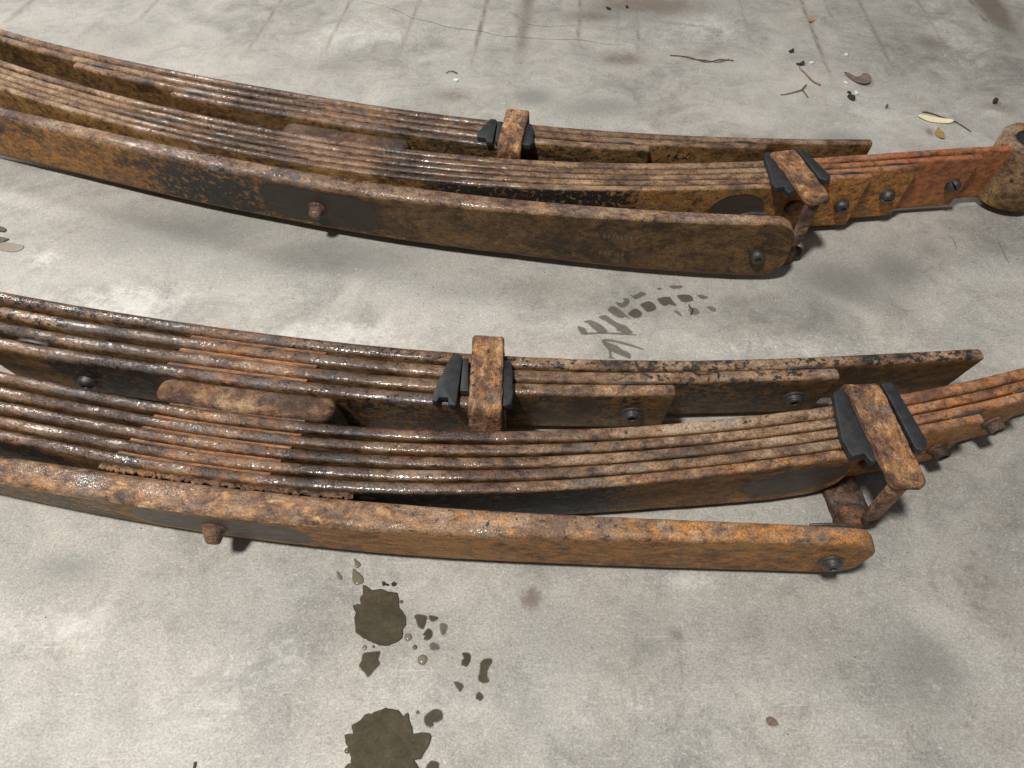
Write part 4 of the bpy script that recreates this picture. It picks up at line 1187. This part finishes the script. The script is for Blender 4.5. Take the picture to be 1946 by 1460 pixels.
    V = jitter(V, .0011, 120, 6.0)
    V = [(q[0], q[1], max(q[2], .0003)) for q in V]
    link_mesh('knuckle', V, F, M_DARK, mc, True, {'orange': .4, 'face': 0.0, 'paint': 0.0, 'wet': .25, 'pale': .05, 'bare': 0.0}, origin=tuple(kp))
    # boss on the leaf behind the clip
    xb = .2590 if not near else .2440
    p, ax, t = face_point(sp, 'M4', xb, .028)
    rivet('clip_rivet', root, p, ax, .0082, .0052, M_CLIP, 2.2)
    # ---- eye with its bushing (only the far one comes into the picture; the near one lies past the frame)
    xe = PROFILE[sp]['M1'][-1]
    te = Vector((*tang(sp, 'M1', xe[0] - .01), 0)).normalized()
    if near:
        ce = Vector((xe[0], xe[1], z0)) + te * .027 + Vector((-te.y, te.x, 0)) * .004
    else:
        ce = Vector((.4925, .5970, z0))
    w2 = WID + .001
    ring = [(.0180, 0), (.0288, 0), (.0304, .0016), (.0304, w2 - .0016), (.0288, w2), (.0262, w2 + .0004), (.0246, w2 - .0004), (.0232, w2 + .0002), (.0196, w2 - .0002), (.0180, w2 - .0012), (.0180, .001)]
    V, F = [], []
    seg = 48
    for r_, h in ring:
        for k in range(seg):
            th_ = 2 * PI * k / seg
            V.append((ce.x + r_ * math.cos(th_), ce.y + r_ * math.sin(th_), ce.z + h))
    nr = len(ring)
    for i in range(nr):
        for k in range(seg):
            k2 = (k + 1) % seg; i2 = (i + 1) % nr
            F.append((i * seg + k, i * seg + k2, i2 * seg + k2, i2 * seg + k))
    V = jitter(V, .00035, 90, 3.0)
    hz = np.array([v[2] for v in V])
    o = link_mesh('eye', V, F, M_LEAF, L['M1'], True, {'face': np.where(hz > z0 + WID - .002, 0., 1.), 'orange': .25, 'paint': .18, 'wet': 0.0, 'pale': .05, 'bare': 0.0}, origin=tuple(ce))
    sharp_normals(o, 45)
    V, F = lathe([(.0181, .001), (.0181, w2 - .0014), (.0166, w2 - .0006), (.0154, w2 - .0020), (.0142, w2 - .0004), (.0110, w2 + .0002), (.0094, w2 + .0006), (.0080, w2 + .0002)], ce, (0, 0, 1), up=(1, 0, 0), seg=40)
    link_mesh('bushing', V, F, M_BUSH, L['M1'], origin=tuple(ce))
    V, F = lathe([(.0084, .001), (.0084, w2 + .0040), (.0076, w2 + .0048), (.0046, w2 + .0048), (.0044, w2 + .0040)], ce, (0, 0, 1), up=(1, 0, 0), seg=32)
    o = link_mesh('bushing_sleeve', V, F, M_CLIP, L['M1'], origin=tuple(ce), attrs={'orange': .1, 'face': 0.0, 'paint': 0.0, 'wet': .0, 'pale': .1, 'bare': 0.0})
    sharp_normals(o, 40)
    return root, L


near_spring, NL = leaf_spring('near', 'nearer rusty leaf spring pack lying on its side, overload leaf with orange-brown face')
far_spring, FL = leaf_spring('far', 'farther rusty leaf spring pack whose eye with black bushing shows at right')


# ---- figures stamped into the far overload leaf
def stamp(text, x0, v0, size, rot=0.0):
    cu = bpy.data.curves.new('stamped_number', 'FONT')
    cu.body = text; cu.size = size; cu.extrude = .00012; cu.space_character = 1.12
    tmp = bpy.data.objects.new('tmp', cu); COL.objects.link(tmp)
    dg = bpy.context.evaluated_depsgraph_get()
    me = bpy.data.meshes.new_from_object(tmp.evaluated_get(dg))
    V = [v.co.copy() for v in me.vertices]; F = [tuple(p.vertices) for p in me.polygons]
    bpy.data.objects.remove(tmp); bpy.data.meshes.remove(me)
    out = []
    for q in V:
        p, ax, t = face_point('far', 'O', x0 + q.x * math.cos(rot) - q.y * math.sin(rot), v0 + q.x * math.sin(rot) + q.y * math.cos(rot))
        wob = mnoise.noise(Vector((q.x * 300, q.y * 300, 0)))
        out.append(tuple(p + ax * (q.z + .00001 + wob * .00022)))
    return link_mesh('stamped_number', out, F, M_SCRATCH, FL['O'], smooth=False, origin=out[0])


stamp('9919609', .0790, .0345, .0066)
stamp('ER5  15', .0775, .0150, .0064)


# ------------------------------------------------------------------ wet marks, drops, litter
def smooth_poly(pts, n=3, wob=.0):
    P = np.array(pts)
    Q = np.vstack([P, P[:1]])
    out = []
    m = len(P)
    for i in range(m):
        p0, p1, p2, p3 = P[i - 1], P[i], P[(i + 1) % m], P[(i + 2) % m]
        for k in range(n):
            f = k / n
            c = .5 * ((2 * p1) + (p2 - p0) * f + (2 * p0 - 5 * p1 + 4 * p2 - p3) * f * f + (3 * p1 - p0 - 3 * p2 + p3) * f ** 3)
            c = c * .8 + (p1 * (1 - f) + p2 * f) * .2
            if wob:
                nz = mnoise.noise_vector(Vector((c[0] * 900, c[1] * 900, 1)))
                c = c + np.array([nz.x, nz.y]) * wob
            out.append(c)
    return out


def wet_spot(key, label, height=.00035, pale=0.0, cat='wet mark', group=None, name='wet_mark', z=.0003, wob=.00022, dome=False):
    """a thin film of water: flat on top with a rounded rim, or a rounded drop"""
    P = np.array(WET[key]) / 1000.
    A = sum(P[i - 1][0] * P[i][1] - P[i][0] * P[i - 1][1] for i in range(len(P)))
    if A < 0: P = P[::-1]
    ring = np.array(smooth_poly(P, 4, wob))
    n = len(ring); c = ring.mean(0)
    if dome:
        loops = [(c + (ring - c) * k, z + height * h) for k, h in ((.25, 1.0), (.55, .93), (.80, .70), (.94, .36), (1.0, 0))]
    else:
        d = np.roll(ring, -1, 0) - np.roll(ring, 1, 0)
        nn = np.stack([d[:, 1], -d[:, 0]], 1) / (np.hypot(d[:, 0], d[:, 1])[:, None] + 1e-9)
        soft = cat == 'wet mark'
        t1 = .0011 if soft else min(.0007, height * 1.1)
        if soft: ring = ring - nn * .0004
        loops = [(ring, z + height), (ring + nn * t1 * .45, z + height * .78), (ring + nn * t1 * .8, z + height * .4), (ring + nn * t1, z)]
    bm = bmesh.new()
    fl = bm.verts.layers.float.new('fade')
    base = min(.55, pale * .75) if cat == 'wet mark' else .05
    L = [[bm.verts.new((q[0], q[1], zz)) for q in pts] for pts, zz in loops]
    if not dome and cat == 'wet mark':
        for lp_, f_ in zip(L, (0, .35, .75, 1.0)):
            for v in lp_: v[fl] = f_ * (1 - base)
    tri = delaunay_2d_cdt([Vector((q[0], q[1])) for q in loops[0][0]], [], [list(range(n))], 1, 1e-7)
    tv = [bm.verts.new((q.x, q.y, loops[0][1])) for q in tri[0]]
    for q in tri[2]:
        try: bm.faces.new([tv[i] for i in q])
        except ValueError: pass
    bmesh.ops.remove_doubles(bm, verts=tv + L[0], dist=1e-7)
    L[0] = None
    L[0] = [min(bm.verts, key=lambda v: (v.co.x - q[0]) ** 2 + (v.co.y - q[1]) ** 2 + 9 * (v.co.z - loops[0][1]) ** 2) for q in loops[0][0]]
    for a, b in zip(L, L[1:]):
        for i in range(n):
            j = (i + 1) % n
            if a[i] is a[j]: continue
            try: bm.faces.new((a[i], b[i], b[j], a[j]))
            except ValueError: pass
    bm.normal_update()
    down = [q for q in bm.faces if q.normal.z < 0]
    if down: bmesh.ops.reverse_faces(bm, faces=down)
    vs = [tuple(v.co) for v in bm.verts]; idx = {v: i for i, v in enumerate(bm.verts)}
    fd = np.array([v[fl] + base for v in bm.verts])
    fs = [[idx[v] for v in q.verts] for q in bm.faces]
    bm.free()
    cc = (float(P[:, 0].mean()), float(P[:, 1].mean()), 0)
    o = link_mesh(name, vs, fs, M_WET, None, True, {'lp': np.array(vs), 'pale': pale * (.4 if cat == 'wet mark' else 1), 'fade': fd}, origin=cc)
    if not dome: sharp_normals(o, 22)
    tag(o, label, cat, group)
    return o


G1 = 'wet tread blocks between the two springs'
TR = [('A', 'thin wet dash nearest the far spring, right of a smaller one'), ('B', 'tiny wet fleck left of the thin dash under the far spring'),
      ('C', 'wavy wet mark in the back row of the tread print, second from its left end'), ('D', 'hook-shaped wet mark at the left of the back row'),
      ('E', 'wet tread block with a thin tail slanting right'), ('F', 'smallest of the diamond wet blocks, just right of the tailed block'),
      ('G', 'six-sided wet block in the middle of the tread print'), ('H', 'large wet block with a pointed lower right corner'),
      ('I', 'leaf-shaped wet block right of the large pointed one'), ('J', 'small oval wet spot at the upper right of the tread print'),
      ('K', 'faint slanting wet sliver left of the black fibre'), ('L', 'pale wet spot under the black fibre'),
      ('M', 'small faint wet spot at the far right of the tread print'), ('N', 'leftmost pointed wet mark joining the thin wet line'),
      ('O', 'slanting wet finger between the leftmost mark and the long one'), ('P', 'longest slanting wet finger with a ragged edge'),
      ('Q', 'thin wet line joining three slanting fingers at their foot'), ('R', 'looped wet mark with a long thin arm behind the near spring')]
for k, lab in TR:
    wet_spot(k, lab, .00022, .80 if k in 'KLM' else (.62 if k not in 'FGHI' else .42), group=G1, z=.0003 if k != 'Q' else .0002)
G2 = 'water splashes in front of the near spring'
SPLASH = [('Big1', 'big dark round puddle with ragged rim right below the near spring'), ('Big2', 'largest dark puddle cut by the bottom edge of the photo'),
          ('Splat', 'small ragged splash below the upper puddle'), ('S1', 'dark triangular wet spot right of the upper puddle'), ('S2', 'flat dark wet fleck beside the triangular spot'),
          ('S3', 'blurred pale wet spot at the right of the upper group'), ('S4', 'kidney-shaped wet spot below the triangular one'), ('S5', 'brownish rounded wet spot below the kidney-shaped one'),
          ('S6', 'comma-shaped wet spot left of the boomerang-shaped one'), ('S7', 'boomerang-shaped wet streak, rightmost of the splashes'),
          ('S8', 'blurred dark spot below the comma-shaped one'), ('S9', 'small dark spot lowest right of the upper group'),
          ('S10', 'mottled oval wet spot right of the largest puddle'), ('S11', 'wet spot at the bottom edge right of the largest puddle'),
          ('T1', 'upper teardrop-shaped water drop under the near spring'), ('T2', 'fat teardrop of water touching the upper puddle'), ('T3', 'thin teardrop of water at the left of the other two')]
for k, lab in SPLASH:
    tall = .0010 if k[0] == 'T' else (.0007 if k in ('Big1', 'Big2', 'Splat') else .0003)
    wet_spot(k, lab, tall, .55 if k in ('S3', 'S5', 'T1', 'T2', 'T3') else (.0 if k[0] == 'B' else .12), cat='puddle' if k[0] == 'B' else 'water drop' if k[0] == 'T' else 'wet mark',
             group=G2, name='puddle' if k[0] == 'B' else 'water_drop' if k[0] == 'T' else 'wet_mark', wob=.0006 if k[0] == 'B' else .0003, dome=k[0] == 'T')
G3 = 'puddles at the left edge'
wet_spot('L1', 'upper of two shiny dark puddles cut by the left edge', .0008, 0, 'puddle', G3, 'puddle')
wet_spot('L2', 'lower shiny dark puddle cut by the left edge', .0008, 0, 'puddle', G3, 'puddle')
wet_spot('L3', 'pale thin water film below the left edge puddles', .0003, .8, 'puddle', G3, 'puddle')
DL = {'C1': 'round water bead right beside the upper puddle', 'C2': 'largest round water bead, clear, below the upper puddle group', 'C3': 'small round bead between puddle and small ragged splash',
      'C4': 'tiny flat bead above the small ragged splash', 'C5': 'tiny bead at the right rim of the upper puddle', 'C6': 'dull small drop between two beads and the brownish spot',
      'C7': 'bright bead on the left rim of the largest puddle', 'C8': 'small dark drop between largest puddle and mottled oval spot'}
for k, (x, y, r) in DROP.items():
    r = r / 1000
    V, F = lathe([(r, 0), (r * .97, r * .14), (r * .85, r * .30), (r * .62, r * .42), (r * .3, r * .49), (.00002, r * .5)], (x / 1000, y / 1000, .0003), (0, 0, 1), up=(1, 0, 0), seg=24)
    o = link_mesh('water_drop', V, F, M_WET, None, True, {'pale': .75 if k in ('C2', 'C1', 'C3') else .2}, origin=(x / 1000, y / 1000, 0))
    tag(o, DL[k], 'water drop', 'round water drops in front of the near spring')


def flake(name, key, th, mat, label, cat, curl=0.0, z=.0005, group=None, bump=0.0):
    P = np.array(BITS[key])
    ring = smooth_poly(P, 3, .0002)
    c = P.mean(0)
    ext = max(np.ptp(P[:, 0]), np.ptp(P[:, 1])) / 2
    bm = bmesh.new()
    lo = [bm.verts.new((p[0], p[1], z)) for p in ring]
    f = bm.faces.new(lo); f.normal_update()
    if f.normal.z < 0: bmesh.ops.reverse_faces(bm, faces=[f])
    e = bmesh.ops.extrude_face_region(bm, geom=[f])
    nv = [g for g in e['geom'] if isinstance(g, bmesh.types.BMVert)]
    nf = [g for g in e['geom'] if isinstance(g, bmesh.types.BMFace)]
    for v in nv: v.co.z += th
    bmesh.ops.inset_region(bm, faces=nf, thickness=ext * .22, depth=0)
    bmesh.ops.triangulate(bm, faces=[q for q in bm.faces if len(q.verts) > 4])
    for v in bm.verts:
        d = ((v.co.x - c[0]) ** 2 + (v.co.y - c[1]) ** 2) / ext ** 2
        v.co.z += curl * d + bump * (mnoise.noise(Vector((v.co.x * 400, v.co.y * 400, 3))) + .6) * (1 if v.co.z > z + th * .5 else 0)
    o = from_bm(name, bm, mat, None, angle=40)
    tag(o, label, cat, group)
    return o


def stick(name, key, r0, r1, mat, label=None, cat=None, parent=None, lift=.0, group=None, extra=()):
    V, F = [], []
    def tube(pts, a, b):
        P = dense(pts, 4)
        n = len(P); base = len(V); K = 7
        for i, p in enumerate(P):
            q0 = Vector((*P[max(0, i - 1)], 0)); q1 = Vector((*P[min(n - 1, i + 1)], 0))
            t = (q1 - q0).normalized(); s = Vector((-t.y, t.x, 0))
            rr = a + (b - a) * i / (n - 1); rr *= random.uniform(.85, 1.15)
            zc = rr + .0003 + lift * math.sin(PI * i / (n - 1))
            for k in range(K):
                th = 2 * PI * k / K
                V.append(tuple(Vector((p[0], p[1], zc)) + s * rr * math.cos(th) + Vector((0, 0, rr * math.sin(th)))))
        for i in range(n - 1):
            for k in range(K):
                k2 = (k + 1) % K
                F.append((base + i * K + k, base + (i + 1) * K + k, base + (i + 1) * K + k2, base + i * K + k2))
        F.append(tuple(base + k for k in range(K))); F.append(tuple(base + (n - 1) * K + k for k in range(K - 1, -1, -1)))
    tube(BITS[key], r0, r1)
    for k2, a, b in extra: tube(BITS[k2], a, b)
    o = link_mesh(name, V, F, mat, parent, origin=(V[0][0], V[0][1], 0) if parent is None else None)
    if parent is None: tag(o, label, cat, group)
    return o


yl = flake('dry_leaf', 'yellow', .0007, M_YELLOW, 'pale yellow strip of dry leaf on a dark stem, behind the eye', 'leaf', curl=.0012)
st_ = stick('stem', 'ystem', .0008, .0006, M_TWIG, parent=yl)
flake('dry_leaf', 'brown', .0005, M_BROWNLEAF, 'curled grey-brown dry leaf with a pointed tail, upper right', 'leaf', curl=.0022, bump=.0008)
flake('leaf_scrap', 'tan', .0005, M_TAN, 'tan ragged leaf scrap just below the yellow leaf strip', 'leaf scrap', curl=.0008)
flake('leaf_scrap', 'flake', .0006, M_TAN, 'small brown flake near the top edge above the straw', 'leaf scrap', curl=.001)
stick('stem', 'stem', .0005, .0010, M_STEMR, 'thin curved reddish stem below two black chips', 'stem', lift=.001)
stick('twig', 'twig', .0005, .0009, M_STEMG, 'forked green-brown twig left of the grey-brown leaf', 'twig', extra=(('twig2', .0009, .0005),))
stick('straw', 'grassA', .0006, .0004, M_TWIG, 'frayed dry straw stalk lying at the top right', 'straw', extra=(('grassB', .0005, .0004), ('grassC', .0004, .0003)))
stick('fiber', 'fiber', .0005, .0006, M_BLACK, 'bent black fibre on the wet tread print', 'fibre')
stick('fiber', 'curl', .0004, .0007, M_BLACK, 'small black curl of fibre behind the far spring', 'fibre', lift=.001)
stick('twig', 'twigB', .0008, .0005, M_TWIG, 'short dark twig cut by the bottom edge', 'twig')
CH = 'dark chips scattered on the floor'
for key, lab in (('chip1', 'black chip with an upturned corner, above the other black chip'), ('chip2', 'black chip at the head of the curved reddish stem'),
                 ('crumb1', 'thin black crumb just above the lumpy one'), ('crumb2', 'lumpy black crumb below the grey-brown leaf'), ('dk1', 'dark chip near the top edge, left of the straw'),
                 ('dk2', 'tiny dark chip near the top edge, right of another chip'), ('bitA', 'left one of three black bits above the upper puddle'),
                 ('bitB', 'thin middle one of three black bits above the upper puddle'), ('bitC', 'right one of three black bits above the upper puddle')):
    flake('chip', key, .0012, M_BLACK, lab, 'chip', bump=.0008, group=CH)
flake('pebble', 'peb', .0018, M_LUMP, 'small round brown pebble right below the grey-brown leaf', 'pebble', bump=.001)
flake('pebble', 'lump', .0025, M_BLACK, 'dark pebble left of the white scuff at the upper right', 'pebble', bump=.001)
flake('stain_scab', 'spot', .0003, M_LUMP, 'flat brown scab on the floor at lower right', 'scab')
for key, lab in (('w1', 'white crumb right of the upper black chip'), ('w2', 'white crumb next to the black chip by the curved stem'), ('w3', 'white crumb beside the lumpy black one'),
                 ('w4', 'white crumb left below the grey-brown leaf'), ('wchip', 'white crumb below the black curl of fibre')):
    flake('white_crumb', key, .0010, M_WHITE, lab, 'crumb', bump=.0006, group='white crumbs behind the far spring')


def grit(name, n, mat, lo, hi, seed, label):
    rng = random.Random(seed)
    V, F = [], []
    for i in range(n):
        x = rng.uniform(-.75, .75); y = rng.uniform(.07, 1.15)
        r = rng.uniform(lo, hi) * (.6 + .9 * rng.random() ** 3)
        a0 = rng.uniform(0, 6.3); base = len(V); sq = rng.uniform(.45, 1.0)
        for k in range(5):
            th = a0 + 2 * PI * k / 5
            rr = r * rng.uniform(.7, 1.2)
            V.append((x + rr * math.cos(th), y + rr * math.sin(th) * sq, .0001))
        V.append((x, y, .0001 + r * .8))
        for k in range(5): F.append((base + k, base + (k + 1) % 5, base + 5))
    o = link_mesh(name, V, F, mat, None, False)
    tag(o, label, kind='stuff')
    return o


grit('dark_grit', 330, M_BLACK, .0003, .0007, 11, 'tiny dark grit strewn over the concrete')
grit('pale_grit', 300, M_WHITE, .0003, .0006, 12, 'tiny white grit strewn over the concrete')
